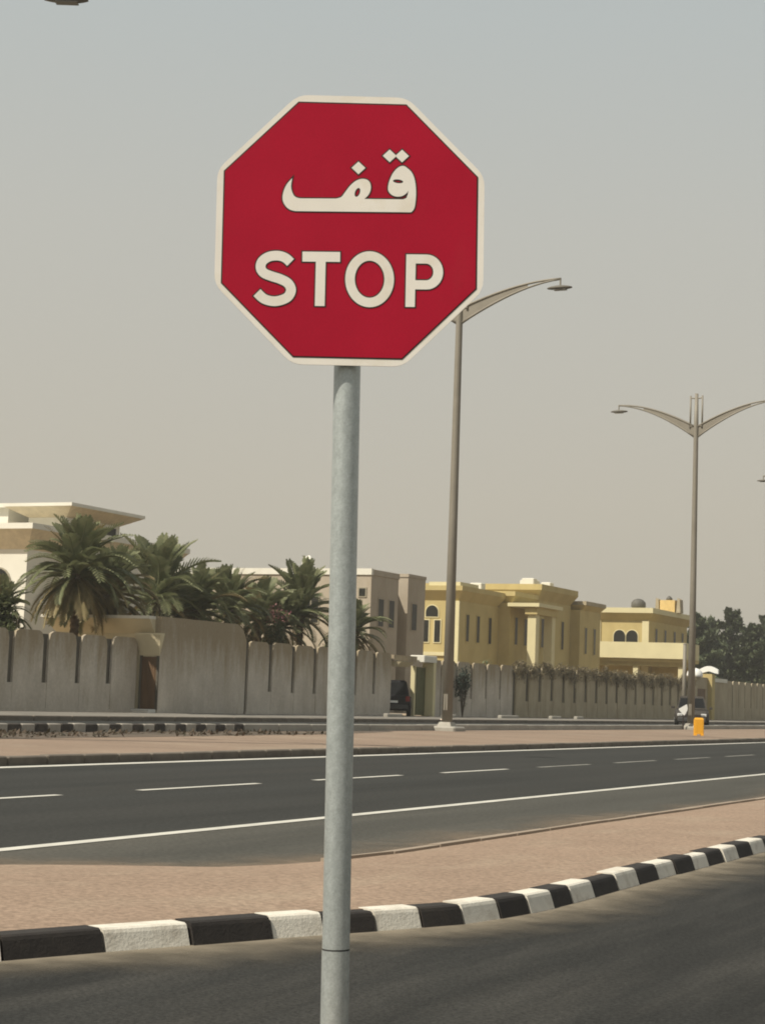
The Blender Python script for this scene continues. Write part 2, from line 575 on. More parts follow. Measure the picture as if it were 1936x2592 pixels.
def resample(pts, n):
    L = [0]
    for a, c in zip(pts, pts[1:]):
        L.append(L[-1] + math.dist(a, c))
    out = []
    for i in range(n):
        t = L[-1] * i / (n - 1)
        k_ = 0
        while k_ < len(L) - 2 and L[k_ + 1] < t:
            k_ += 1
        f_ = (t - L[k_]) / (L[k_ + 1] - L[k_])
        out.append(tuple(pts[k_][j] + f_ * (pts[k_ + 1][j] - pts[k_][j]) for j in range(2)))
    return out


inner = [(p[0] + n.x * (WK - 0.004), p[1] + n.y * (WK - 0.004)) for p, n in zip(KB, NK)]
# pair by fraction: match the inner kerb line and the far edge point by point
near_r = resample(inner[1:], 150)
far_r = []
ny = [p[1] for p in near_r]
fr = resample(FAR, 400)
for i, p in enumerate(near_r):
    t = i / 149
    # far point: blend of same Y (straight part) and same fraction (nose)
    best = min(fr, key=lambda q: abs(q[1] - max(p[1] + 2.9 * max(0, 1 - max(0, p[1] - 6.8) / 6.0), 4.35)))
    far_r.append(best)
rows = 14
v, f = [], []
for j in range(rows + 1):
    t = j / rows
    for i in range(150):
        a, c = near_r[i], far_r[i]
        x, y_ = a[0] + (c[0] - a[0]) * t, a[1] + (c[1] - a[1]) * t
        crown = 0.035 * math.sin(math.pi * t)
        z = (HK - 0.004) * (1 - t) + 0.045 * t + crown + 0.012 * (mnoise.noise(Vector((x * 1.3, y_ * 1.3, 0)))) * math.sin(math.pi * t)
        if j == rows:
            z = 0.0
        v.append((x, y_, z))
for j in range(rows):
    for i in range(149):
        f.append((j * 150 + i, (j + 1) * 150 + i, (j + 1) * 150 + i + 1, j * 150 + i + 1))
b = MB()
b.add(v, f)
island = struct(b.build('traffic_island', m_pave, None, smooth=True))

# pale flush kerb along the island's far edge
m_back_kerb = mat('dusty_kerb', (0.29, 0.235, 0.18), 0.95, var=0.12, scale=2, stain=(0.22, 0.18, 0.135), stain_amt=0.6, stain_scale=2)
bk = kerb_empty('island_back_kerb')
bk_pts = [p for p in resample(FAR[8:], 38)]
bk_n = normals(bk_pts)
for i in range(len(bk_pts) - 1):
    p, q = Vector(bk_pts[i]), Vector(bk_pts[i + 1])
    d = (q - p).normalized() * 0.008
    ring = []
    for (o, z) in ((0.02, -0.03), (0.02, 0.062), (-0.09, 0.070), (-0.09, -0.03)):
        ring.append((o, z + random.uniform(-.004, .004)))
    va = [((p + d).x + bk_n[i].x * o, (p + d).y + bk_n[i].y * o, z) for o, z in ring]
    vb = [((q - d).x + bk_n[i + 1].x * o, (q - d).y + bk_n[i + 1].y * o, z) for o, z in ring]
    MB().add(va + vb, [(0, 1, 2, 3), (7, 6, 5, 4)] + [(a, a + 4, (a + 1) % 4 + 4, (a + 1) % 4) for a in range(4)]).build('kerb_stone', m_back_kerb, bk)

# blown sand along the island's far edge and in the gutter of the near road
m_drift = fade_mat('drifted_sand', (0.25, 0.19, 0.135))
m_dust = fade_mat('gutter_dust', (0.21, 0.18, 0.135))


def drift(name, pts, w0, w1, z, material, rows=4):
    ns = normals(pts)
    me = bpy.data.meshes.new(name)
    v, f, cov = [], [], []
    for i, (p, n) in enumerate(zip(pts, ns)):
        wv = w1 * (0.7 + 0.6 * mnoise.noise(Vector((p[0] * 0.9, p[1] * 0.9, 3.3))) + 0.3)
        for j in range(rows + 1):
            t = j / rows
            o = w0 + (wv - w0) * t
            v.append((p[0] + n.x * o, p[1] + n.y * o, z + 0.004 * (1 - t)))
            cov.append(1 - t)
    for i in range(len(pts) - 1):
        for j in range(rows):
            a = i * (rows + 1) + j
            f.append((a, a + 1, a + rows + 2, a + rows + 1))
    me.from_pydata(v, [], f)
    at = me.attributes.new('cover', 'FLOAT', 'POINT')
    at.data.foreach_set('value', cov)
    return struct(link(name, me, material), 'stuff')


drift('sand_drift', resample(FAR[2:], 220), -0.2, 0.95, 0.012, m_drift)
drift('gutter_dust', resample(KB[4:], 200), 0.02, -0.62, 0.004, m_dust)

# the small refuge that the stop sign stands on, just below the picture's edge
b = MB()
oct_ = [(-2.26 + 0.62 * math.cos(R(25 + a)) * 1.0, 4.15 + 0.75 * math.sin(R(25 + a))) for a in range(0, 360, 20)]
b.prism(oct_, 'z', -0.04, 0.11)
struct(b.build('sign_refuge', m_pave))

# ------------------------------------------------------------------ stop sign
sx, sy = -2.24, 4.43
face_ang = math.atan2(-sx, sy)            # turned to the mouth of the side road
sign = thing('stop_sign', 'red octagonal Arabic and English STOP sign on a round galvanised pole', 'stop sign', (-2.235, 4.42, 0.11))
# local frame: +x right, +z up, -y towards the reader
sign.rotation_mode = 'XYZ'
lean = Matrix.Rotation(R(-1.08), 4, 'Y')
ZC = 2.53 - 0.11                          # centre of the plate above the base
rot = Matrix.Rotation(math.atan2(2.24, 4.43), 4, 'Z') @ lean
base = Vector((-2.233, 4.430, 2.535)) - rot.to_3x3() @ Vector((0, -0.05, ZC))
sign.matrix_world = Matrix.Translation(base) @ rot
Q = 4.938e-4


def L(x, y_):
    """lettering measured on the plate, metres from its centre"""
    u, w_ = (x - 803) * Q, (818 - y_) * Q
    a = R(0.75)
    return (u * math.cos(a) - w_ * math.sin(a), u * math.sin(a) + w_ * math.cos(a))


def octagon(wd, ht, cut):
    x, z = wd / 2, ht / 2
    return [(-x + cut, -z), (x - cut, -z), (x, -z + cut), (x, z - cut), (x - cut, z), (-x + cut, z), (-x, z - cut), (-x, -z + cut)]


def rounded(poly, r, n=4):
    out = []
    m_ = len(poly)
    for i in range(m_):
        p0, p, p1 = Vector(poly[i - 1]), Vector(poly[i]), Vector(poly[(i + 1) % m_])
        a = p + (p0 - p).normalized() * r
        c = p + (p1 - p).normalized() * r
        for k_ in range(n + 1):
            t = k_ / n
            out.append(tuple((1 - t) ** 2 * a + 2 * t * (1 - t) * p + t * t * c))
    return out


b = MB()
b.tube([(0, 0, -0.02), (0, 0, 0.2), (0, 0, 0.4455)], 0.0380, 28, cap=False)
b.build('pole_base_sleeve', m_galv, sign, smooth=True)
b = MB()
b.tube([(0, 0, 0.45 + 0.25 * k_) for k_ in range(10)], 0.0372, 28, cap=False)
pole = b.build('pole', m_galv, sign, smooth=True)
MB().tube([(0, 0, 2.70), (0, 0, 2.704)], 0.0378, 24).build('pole_cap', m_galv, sign)
b = MB()
b.tube([(0, 0, 0.438), (0, 0, 0.452)], 0.0366, 24)
b.build('pole_joint', m_plast, sign)
YF = -0.056
outer = rounded(octagon(0.745, 0.765, 0.22), 0.03)
plate = MB().prism([(p[0], p[1] + ZC) for p in outer], 'y', YF + 0.004, YF).build('sign_plate', m_swhite, sign)
b = MB()
b.box(-0.24, 0.24, -0.052, -0.039, ZC + 0.17, ZC + 0.21)
b.build('plate_rail', m_back, sign)
b = MB()
b.box(-0.24, 0.24, -0.052, -0.039, ZC - 0.21, ZC - 0.17)
b.build('plate_rail', m_back, sign)
for zz in (0.19, -0.19):
    b = MB()
    b.tube([(0, 0, ZC + zz - 0.02), (0, 0, ZC + zz + 0.02)], 0.0405, 24)
    b.build('pole_clamp', m_back, sign)


def layer(name, polys, holes, y0, material, parent, grow=0.0):
    """flat cut sheet (2D curve filled, with holes) standing on the plate"""
    cu = bpy.data.curves.new(name, 'CURVE')
    cu.dimensions = '2D'
    cu.fill_mode = 'BOTH'
    cu.offset = grow
    cu.extrude = 0.0002
    for poly in polys + holes:
        s_ = cu.splines.new('POLY')
        s_.points.add(len(poly) - 1)
        for pt, p in zip(s_.points, poly):
            pt.co = (p[0], p[1], 0, 1)
        s_.use_cyclic_u = True
    tmp = bpy.data.objects.new(name, cu)
    COL.objects.link(tmp)
    dg = bpy.context.evaluated_depsgraph_get()
    me = bpy.data.meshes.new_from_object(tmp.evaluated_get(dg))
    bpy.data.objects.remove(tmp)
    bpy.data.curves.remove(cu)
    me.transform(Matrix.Translation((0, y0, ZC)) @ Matrix.Rotation(R(90), 4, 'X'))
    me.name = name
    me.materials.clear()
    return link(name, me, material, parent)


a_ = R(0.0)
inn = octagon(0.709, 0.726, 0.2035)
inn2 = octagon(0.701, 0.718, 0.201)
layer('border_line', [inn], [], YF - 0.0006, m_sblack, plate)
layer('red_face', [inn2], [], YF - 0.0012, m_red, plate)


def area(poly):
    return sum(poly[i - 1][0] * poly[i][1] - poly[i][0] * poly[i - 1][1] for i in range(len(poly))) / 2


def ccw(poly, positive=True):
    return poly if (area(poly) > 0) == positive else list(reversed(poly))


def stroke(pts, w):
    """polyline to a band of width w"""
    ns = normals(pts)
    a = [(p[0] + n.x * w / 2, p[1] + n.y * w / 2) for p, n in zip(pts, ns)]
    c = [(p[0] - n.x * w / 2, p[1] - n.y * w / 2) for p, n in zip(pts, ns)]
    return a + c[::-1]


def catmull(pts, n=8):
    out = []
    for i in range(len(pts) - 1):
        p0, p1, p2, p3 = (Vector(pts[max(0, i - 1)]), Vector(pts[i]), Vector(pts[i + 1]), Vector(pts[min(len(pts) - 1, i + 2)]))
        for k_ in range(n):
            t = k_ / n
            out.append(tuple(0.5 * ((2 * p1) + (-p0 + p2) * t + (2 * p0 - 5 * p1 + 4 * p2 - p3) * t * t + (-p0 + 3 * p1 - 3 * p2 + p3) * t ** 3)))
    out.append(tuple(pts[-1]))
    return out


def letter(name, polys, holes):
    po = [ccw([L(*p) for p in q]) for q in polys]
    ho = [ccw([L(*p) for p in q], False) for q in holes]
    ol = layer('letter_outline', po, ho, YF - 0.0018, m_sblack, plate, 0.0036)
    return layer(name, po, ho, YF - 0.0024, m_swhite, plate)


S_c = catmull([(470, 1010), (440, 984), (400, 972), (350, 978), (312, 1005), (303, 1042), (322, 1072), (365, 1090),
               (412, 1105), (455, 1128), (474, 1165), (458, 1205), (415, 1227), (370, 1232), (322, 1218), (284, 1184)], 6)
letter('letter', [stroke(S_c, 55)], [])
letter('letter', [[(536, 947), (748, 947), (748, 1004), (667, 1004), (663, 1257), (608, 1257), (612, 1004), (536, 1004)]], [])
ell = lambda cx, cy, rx, ry, n=48, ph=0: [(cx + rx * math.cos(2 * math.pi * k_ / n) * math.cos(ph) - ry * math.sin(2 * math.pi * k_ / n) * math.sin(ph),
                                          cy + rx * math.cos(2 * math.pi * k_ / n) * math.sin(ph) + ry * math.sin(2 * math.pi * k_ / n) * math.cos(ph)) for k_ in range(n)]
letter('letter', [ell(914, 1101, 137, 160)], [ell(914, 1101, 83, 106)])
arc = lambda cx, cy, rx, ry, a0, a1, n=16: [(cx + rx * math.cos(R(a0 + (a1 - a0) * k_ / n)), cy + ry * math.sin(R(a0 + (a1 - a0) * k_ / n))) for k_ in range(n + 1)]
P_out = [(1120, 956), (1235, 956)] + arc(1235, 1056, 92, 100, -90, 90) + [(1170, 1156), (1168, 1257), (1115, 1257)]
P_in = [(1173, 1008), (1230, 1008)] + arc(1230, 1056, 42, 48, -90, 90) + [(1171, 1104)]
letter('letter', [P_out], [P_in])
AR = catmull([(475, 525), (445, 560), (426, 605), (422, 650), (438, 685), (462, 706), (492, 715)], 4) + \
     [(560, 715), (1140, 714)] + \
     catmull([(1148, 713), (1164, 690), (1172, 640), (1173, 580), (1166, 525), (1150, 485), (1128, 462), (1102, 446), (1072, 456),
              (1042, 490), (1021, 540), (1015, 580), (1026, 606), (1055, 623), (1092, 622), (1118, 606), (1130, 590)], 4) + \
     [(1127, 612), (1119, 632), (1100, 640)] + \
     catmull([(882, 640), (906, 615), (918, 582), (915, 550), (898, 530), (868, 524), (834, 536), (802, 564), (775, 600), (752, 630), (722, 640)], 4) + \
     catmull([(560, 641), (515, 640), (488, 628), (474, 600), (469, 568), (475, 525)], 4)[:-1]
letter('letter', [AR], [ell(843, 603, 14, 27, 20, 0.35), ell(1072, 536, 29, 11, 20, 0.1)])
for (cx, cy) in ((848, 461), (1024, 389), (1094, 389)):
    letter('letter_dot', [[(cx - 39, cy), (cx, cy - 37), (cx + 39, cy), (cx, cy + 37)]], [])

# ------------------------------------------------------------------ street lamps on the median


def street_lamp(x, y_, z0, tip, label, reach=3.75, lean=0.0, drop=0.95):
    """tall pole with a split top and two arched arms; tip = height of the arm ends"""
    t = thing('street_lamp', label, 'street lamp', (x, y_, z0), 0, 'double-armed street lamps along the median')
    t.rotation_euler = (0, R(lean), 0)
    tip -= z0
    root = tip - drop
    b = MB()
    b.tube([(0, 0, 0), (0, 0, root * .5), (0, 0, root), (0, 0, tip + 0.45)], [0.185, 0.15, 0.115, 0.085], 16)
    b.build('pole', m_lamp, t, smooth=True)
    b = MB()
    b.bbox(-0.5, 0.5, -0.5, 0.5, -0.02, 0.16, 0.05)
    b.frustum((-0.26, 0.26, -0.26, 0.26), 0.16, (-0.2, 0.2, -0.2, 0.2), 0.3)
    b.build('base', m_kc2, t)
    b = MB()
    b.box(-0.07, 0.07, -0.178, -0.13, 0.7, 1.25)
    b.build('access_door', m_lamp, t)
    for s_ in (-1, 1):
        b = MB()
        b.tube([(s_ * 0.30, 0, root - 0.1), (s_ * 0.30, 0, tip + 0.35)], 0.045, 8)
        b.build('side_tube', m_lamp, t, smooth=True)
        b = MB()
        b.tube([(0, 0, tip + 0.2), (s_ * 0.3, 0, tip + 0.24)], 0.035, 6)
        b.build('side_tie', m_lamp, t)
        b = MB()
        b.tube([(0, 0, root + 0.05), (s_ * 0.3, 0, root + 0.0)], 0.05, 6)
        b.build('side_tie', m_lamp, t)
        up, lo = [], []
        for k_ in range(13):
            q = k_ / 12
            X = s_ * (0.1 + (reach - 0.1) * q)
            zz = root + drop * math.sin(q * math.pi / 2) ** 0.92
            d = 0.50 * (1 - q) ** 1.3 + 0.02
            up.append((X, 0, zz))
            lo.append((X, 0, zz - d))
        b = MB()
        b.tube(up, [0.055 - 0.02 * k_ / 12 for k_ in range(13)], 8)
        arm = b.build('arm', m_lamp, t, smooth=True)
        b = MB()
        b.tube(lo, [0.05 - 0.02 * k_ / 12 for k_ in range(13)], 8)
        b.build('lower_chord', m_lamp, arm, smooth=True)
        b = MB()
        v_ = []
        for (p, q) in zip(up[:9], lo[:9]):
            v_ += [(p[0], -0.012, p[2]), (q[0], -0.012, q[2]), (p[0], 0.012, p[2]), (q[0], 0.012, q[2])]
        f_ = []
        for k_ in range(8):
            o = 4 * k_
            f_ += [(o, o + 4, o + 5, o + 1), (o + 2, o + 3, o + 7, o + 6)]
        b.add(v_, f_)
        b.build('web', m_lamp, arm)
        b = MB()
        hx = s_ * (reach - 0.02)
        b.tube([(hx, 0, tip - 0.02), (hx, 0, tip - 0.24)], 0.03, 6)
        b.build('hanger', m_lamp, arm)
        b = MB()
        v_ = []
        ns_ = 9
        for k_ in range(ns_):
            q = k_ / (ns_ - 1)
            wv = 0.16 * math.sin(math.pi * (0.08 + 0.86 * q)) ** 0.6
            X = hx + s_ * (-0.45 + 0.86 * q)
            zt = 0.085 * math.sin(math.pi * (0.06 + 0.88 * q)) ** 0.7
            zb = -0.055 * math.sin(math.pi * (0.1 + 0.8 * q)) ** 0.8
            zc = tip - 0.32
            v_ += [(X, -wv, zc), (X, -wv * .6, zc + zt * .85), (X, 0, zc + zt), (X, wv * .6, zc + zt * .85), (X, wv, zc), (X, wv * .6, zc + zb), (X, -wv * .6, zc + zb)]
        f_ = [tuple(range(7)), tuple(range(7 * (ns_ - 1), 7 * ns_))]
        for k_ in range(ns_ - 1):
            for j in range(7):
                f_.append((k_ * 7 + j, k_ * 7 + (j + 1) % 7, (k_ + 1) * 7 + (j + 1) % 7, (k_ + 1) * 7 + j))
        b.add(v_, f_)
        hd = b.build('lamp_head', m_head, t, smooth=True)
        b = MB()
        b.bbox(hx - 0.22, hx + 0.22, -0.1, 0.1, tip - 0.40, tip - 0.37, 0.012)
        b.build('lens', m_glass, hd)
    return t


lamp0 = street_lamp(-24.1, 26.7, 0.13, 14.90, 'street lamp towering over the striped black and white kerb stones', 3.82, 0, 0.5)
lamp0.rotation_euler = (0, 0, R(25))
street_lamp(-24.45, 57.25, 0.13, 15.55, 'beige street lamp rising from the median right behind the stop sign', 3.7, -0.1, 0.8)
street_lamp(-24.45, 87.6, 0.13, 16.35, 'beige double-armed street lamp standing behind the orange box', 4.05, -0.05, 1.2)
street_lamp(-24.45, 118.5, 0.13, 16.6, 'farthest street lamp, beyond the one with the orange box', 4.05, 0, 1.2)

# orange box, white board, slim post
t = thing('barrier_box', 'bright orange plastic barrier box standing on the median paving', 'barrier', (-19.33, 70.42, 0.13), R(20))
b = MB()
b.bbox(-0.19, 0.19, -0.14, 0.14, 0.06, 0.62, 0.02)
body = b.build('body', m_orange, t)
b = MB()
b.frustum((-0.19, 0.19, -0.14, 0.14), 0.622, (-0.14, 0.14, -0.09, 0.09), 0.70)
b.build('top', m_orange, t)
for s_ in (-1, 1):
    b = MB()
    b.bbox(s_ * 0.13 - 0.06, s_ * 0.13 + 0.06, -0.17, 0.17, 0.0, 0.06, 0.01)
    b.build('foot', m_orange, t)
    b = MB()
    b.box(s_ * 0.09 - 0.03, s_ * 0.09 + 0.03, -0.146, -0.139, 0.16, 0.56)
    b.build('rib', m_orange, t)

t = thing('direction_board', 'small white rounded board on a short stake beside the lamp foot', 'sign', (-24.62, 86.9, 0.13), R(25))
b = MB()
b.tube([(0, 0.03, 0), (0, 0.03, 0.95)], 0.03, 8)
b.build('stake', m_sblack, t)
b = MB()
b.prism(rounded([(-0.26, 0.98), (0.04, 0.66), (0.2, 0.98), (0.16, 1.24)], 0.06), 'y', -0.01, 0.01)
b.build('board', m_plate, t)

t = thing('slim_post', 'slim grey utility post on the far footway near the white gate domes', 'post', (-34.2, 120.7, 0.26))
b = MB()
b.tube([(0, 0, 0), (0, 0, 5.2)], [0.14, 0.11], 10)
b.build('shaft', m_lamp, t, smooth=True)
b = MB()
b.bbox(-0.25, 0.25, -0.25, 0.25, 0, 0.12, 0.03)
b.build('base', m_kc2, t)
b = MB()
b.tube([(0, 0, 5.2), (0, 0, 5.26)], [0.13, 0.06], 10)
b.build('cap', m_lamp, t)

# ------------------------------------------------------------------ boundary walls


def panel_mesh(w, hgt, th=0.10, ch=0.27):
    b = MB()
    poly = [(-w / 2, 0), (w / 2, 0), (w / 2, hgt - ch * 1.25), (w / 2 - ch * .35, hgt - ch * .3), (w / 2 - ch, hgt), (-w / 2 + ch, hgt), (-w / 2 + ch * .35, hgt - ch * .3), (-w / 2, hgt - ch * 1.25)]
    b.prism(poly, 'x', -th, 0)
    return b.mesh('panel')


def panel_wall(name, label, xf, y0, n, pitch, z0, hgt, material, slot=0.33, low=1.0):
    t = thing(name, label, 'wall', (xf, y0, z0))
    me = panel_mesh(pitch - slot, hgt)
    me.materials.append(material)
    for i in range(n):
        link('panel', me, None, t, (random.uniform(-.012, .012), pitch * (i + .5), random.uniform(-.02, .02)))
        if i < n - 1:
            b = MB()
            yy_ = pitch * (i + 1)
            b.box(-0.099, -0.02, yy_ - slot / 2 + .002, yy_ + slot / 2 - .002, 0, low + random.uniform(-.06, .06))
            b.build('slot_infill', material, t)
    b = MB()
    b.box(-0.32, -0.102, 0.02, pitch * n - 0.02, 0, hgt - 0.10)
    b.build('shade_backing', m_slot_shade_frame, t)  # shallow slots: dark backing colour stands in for the shade of deep ones
    b = MB()
    b.box(-0.02, 0.05, 0, pitch * n, -0.02, 0.09)
    b.build('plinth', material, t)
    return t


Z0 = 0.26
panel_wall('boundary_wall', 'grey panelled boundary wall running up to the gatehouse door', -38.9, 60.35 - 2.045 * 9, 9, 2.045, Z0, 2.86, m_wall)
panel_wall('boundary_wall', 'grey panelled wall between the gatehouse and the parked dark car', -38.0, 67.32, 7, 2.09, Z0, 3.1, m_wall, slot=0.3)
panel_wall('boundary_wall', 'short grey panelled wall with teal shrub beyond the cream gate pillars', -38.0, 87.95, 5, 2.12, Z0, 2.95, m_wall, slot=0.25)
panel_wall('boundary_wall', 'long brown wall overgrown with dry creeper below the yellow villas', -38.0, 98.7, 18, 2.12, Z0, 3.05, m_wall2, slot=0.5)
panel_wall('boundary_wall', 'brown boundary wall beyond the portal with white domes', -38.0, 146.4, 22, 2.12, Z0, 3.2, m_wall2, slot=0.25)

# gatehouse: projects in front of the first wall, door in its return
GY0, GY1 = 60.42, 67.2
t = thing('gatehouse', 'tall cream gatehouse block with flared cornice and brown side door', 'gatehouse', (-38, GY0, Z0))
b = MB()
prof = [(0, 0), (GY1 - GY0, 0), (GY1 - GY0, 3.1), (GY1 - GY0 - 0.3, 3.5), (GY1 - GY0 - 0.75, 3.74), (0, 3.74)]
b.prism([(p[0], p[1]) for p in prof], 'x', -0.25, 0)
b.build('wall', m_wall, t)
b = MB()
b.box(-4.9, -0.252, 0.0, GY1 - GY0 - 0.8, 0, 3.05)
b.build('wall', m_cream, t)
b = MB()
b.frustum((-4.9, -0.252, 0, 5.8), 3.052, (-5.3, -0.252, -0.45, 6.0), 3.62)
b.build('cornice', m_cream, t)
b = MB()
b.box(-5.35, -0.252, -0.5, 6.05, 3.622, 3.74)
b.build('roof_edge', m_white, t)
b = MB()
b.frustum((-0.9, 0.0, -0.03, -0.001), 2.2, (-0.98, 0.18, -0.30, -0.001), 3.0)
b.box(-0.98, 0.18, -0.31, -0.001, 3.002, 3.08)
b.build('door_hood', m_cream, t)
b = MB()
b.box(-0.76, -0.1, -0.045, -0.002, 0.14, 2.16)
dr = b.build('door', m_door, t)
for (xa, xb, za, zb) in ((-0.7, -0.46, 0.3, 1.0), (-0.7, -0.46, 1.1, 2.0), (-0.4, -0.16, 0.3, 1.0), (-0.4, -0.16, 1.1, 2.0)):
    MB().box(xa, xb, -0.058, -0.046, za, zb).build('door_panel', m_door, dr)
b = MB()
b.box(-0.86, -0.762, -0.06, -0.002, 0.12, 2.2)
b.box(-0.098, -0.002, -0.06, -0.002, 0.12, 2.2)
b.build('door_frame', m_slot_shade_frame, t)
b = MB()
b.bbox(-0.85, -0.02, -0.6, -0.07, -0.02, 0.13, 0.02)
b.build('door_step', m_step, t)

# driveway gap with cream pillars
t = thing('gate_pillars', 'pair of slim cream gate pillars with white cap beside the dark car', 'gate', (-38, 85.0, Z0))
for (yy_, w_, h_) in ((0.0, 0.16, 2.55), (1.25, 0.30, 2.75)):
    b = MB()
    b.bbox(-0.40 if yy_ == 0 else -0.3, -0.16 if yy_ == 0 else 0.34, yy_, yy_ + w_, 0, h_, 0.012)
    b.build('pillar', m_ytrim, t)
b = MB()
b.bbox(-0.45, 0.36, -0.02, 1.6, 2.76, 3.1, 0.03)
b.build('cap', m_white, t)
b = MB()
b.box(-0.2, -0.12, 0.17, 1.24, 0.05, 2.5)
b.build('gate_leaf', m_leaf and mat('green_gate', (0.10, 0.105, 0.05), 0.6), t)
b = MB()
b.box(-0.3, 0.0, 1.62, 2.93, 0, 2.93)
b.build('wall_stub', m_wall, t)
b = MB()
b.box(-0.4, 0.0, -2.95, -0.14, 2.72, 3.02)
b.build('lintel', m_wall, t)
b = MB()
b.frustum((-0.3, 0.02, -2.7, -1.3), 2.45, (-0.4, 0.35, -2.8, -1.2), 2.7)
b.build('hood', m_cream, t)

# portal with white domes, far right
t = thing('portal', 'brown gate portal topped with a white dome and white arched crest', 'gate', (-38, 137.2, Z0))
b = MB()
b.box(-0.6, 0.0, 0.0, 3.6, 0, 3.3)
b.build('pier', m_wall2, t)
b = MB()
b.box(-0.6, 0.35, 3.62, 4.5, 0, 3.6)
b.build('pier', m_yellow, t)
b = MB()
b.box(-0.6, 0.1, 4.52, 9.19, 0, 3.0)
b.build('side_wall', m_wall2, t)
b = MB()
b.lathe([(0.62, 0), (0.64, 0.14), (0.56, 0.4), (0.36, 0.6), (0.1, 0.68)], 14, (-0.3, 0.9, 3.302))
b.build('dome', m_plate, t, smooth=True)
b = MB()
poly = [(-0.75, 0.0)] + [(-0.75 + 1.5 * k_ / 10, 0.32 + 0.28 * math.sin(math.pi * k_ / 10)) for k_ in range(11)] + [(0.75, 0.0), (0.5, 0.05), (0, 0.2), (-0.5, 0.05)]
b.prism([(p[0] + 0.35 - 0.3, p[1] + 3.62) for p in poly], 'y', 3.65, 3.95)
b.build('arched_crest', m_plate, t)
b = MB()
b.box(-0.7, 0.2, 4.6, 8.9, 3.002, 3.3)
b.build('coping', m_white, t)
b = MB()
b.box(-0.5, 0.02, 0.7, 2.9, 0.0, 2.4)
b.build('gate_leaf', m_door, t)

# low pale wheel stops by the wall foot
for (yy_, w_, lab) in ((78.5, 1.7, 'low pale wheel stop before the grey wall next to the driveway gap'),
                       (85.2, 1.4, 'low pale wheel stop right behind the parked dark car'),
                       (93.5, 2.6, 'longest pale wheel stop, before the short grey wall with the teal shrub'),
                       (101.0, 1.6, 'longer of two pale wheel stops before the creeper wall'),
                       (105.2, 1.2, 'shorter of two pale wheel stops before the creeper wall')):
    o = MB().bbox(-0.12, 0.12, -w_ / 2, w_ / 2, 0, 0.16, 0.03).build('concrete_block', m_kc2, None, loc=(-36.3, yy_, 0.255))
    tag(o, lab, 'wheel stop', 'wheel stops by the wall')

# ------------------------------------------------------------------ villas


def window(parent, face, a0, a1, z0, z1, at_, arch=False, mullion=True, surround=None):
    """face 'x': on a wall looking +X at x = at_, a = y; face 'y': on a wall looking -Y at y = at_, a = x"""
    poly = [(a0, z0), (a1, z0), (a1, z1), (a0, z1)]
    if arch:
        r = (a1 - a0) / 2
        poly = [(a0, z0), (a1, z0)] + [((a0 + a1) / 2 + r * math.cos(math.pi * k_ / 10), z1 - r + r * math.sin(math.pi * k_ / 10)) for k_ in range(11)]
    sgn = 1 if face == 'x' else -1
    ax = face
    c = Vector(((a0 + a1) / 2, (z0 + z1) / 2))

    def scaled(w):
        out = []
        for p in poly:
            d = Vector(p) - c
            out.append((c.x + d.x * (1 + w / max(0.05, (a1 - a0) / 2)), c.y + d.y * (1 + w / max(0.05, (z1 - z0) / 2))))
        return out
    w_ = MB().prism(scaled(0.07), ax, at_ + sgn * 0.002, at_ + sgn * 0.05).build('window', surround or m_frame, parent)
    MB().prism(poly, ax, at_ + sgn * 0.051, at_ + sgn * 0.06).build('pane', m_window, w_)
    if mullion and not arch:
        m0 = (a0 + a1) / 2
        MB().prism([(m0 - .03, z0), (m0 + .03, z0), (m0 + .03, z1), (m0 - .03, z1)], ax, at_ + sgn * 0.061, at_ + sgn * 0.075).build('mullion', m_frame, w_)
    return w_


def part(name, material, parent, *a):
    return MB().box(*a).build(name, material, parent)


def flare(name, material, parent, x0, x1, y0, y1, z0, z1, out):
    return MB().frustum((x0, x1, y0, y1), z0, (x0 - out, x1 + out, y0 - out, y1 + out), z1).build(name, material, parent)


# A: large white villa with coved cornices
t = thing('white_villa', 'large white villa with deep flared cornices behind the palms', 'villa', (0, 0, 0))
part('wall', m_white, t, -64, -51.3, 69.6, 82, 0.2, 7.45)
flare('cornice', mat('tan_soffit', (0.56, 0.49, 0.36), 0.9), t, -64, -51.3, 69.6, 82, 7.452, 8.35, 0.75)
part('roof_edge', m_white, t, -64.8, -50.5, 68.8, 82.8, 8.352, 8.62)
part('tower_wall', m_white, t, -53.1, -50.9, 72.0, 76.6, 8.3, 9.2)
part('wall', m_white, t, -51.28, -50.9, 72.0, 76.6, 0.2, 8.29)
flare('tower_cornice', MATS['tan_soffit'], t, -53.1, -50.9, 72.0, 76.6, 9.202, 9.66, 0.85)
part('tower_roof_edge', m_white, t, -54.0, -50.0, 71.1, 77.5, 9.662, 9.82)
part('stair_head', m_white, t, -58, -54.7, 72.5, 76, 8.63, 9.75)
part('stair_head_roof', m_white, t, -58.3, -54.3, 72.2, 76.3, 9.752, 9.95)
for (a0, a1) in ((73.0, 73.8), (74.2, 75.0), (75.4, 76.2)):
    window(t, 'x', a0, a1, 8.42, 9.05, -50.9, mullion=False, surround=m_white)
window(t, 'x', 73.5, 75.2, 4.5, 6.6, -50.9)
window(t, 'y', -53.6, -52.2, 4.4, 6.55, 69.6, arch=True)
window(t, 'y', -56.8, -55.4, 4.4, 6.55, 69.6, arch=True)
window(t, 'y', -53.5, -52.3, 1.0, 3.0, 69.6)
part('balcony', m_white, t, -60, -55, 68.2, 69.58, 3.6, 4.4)

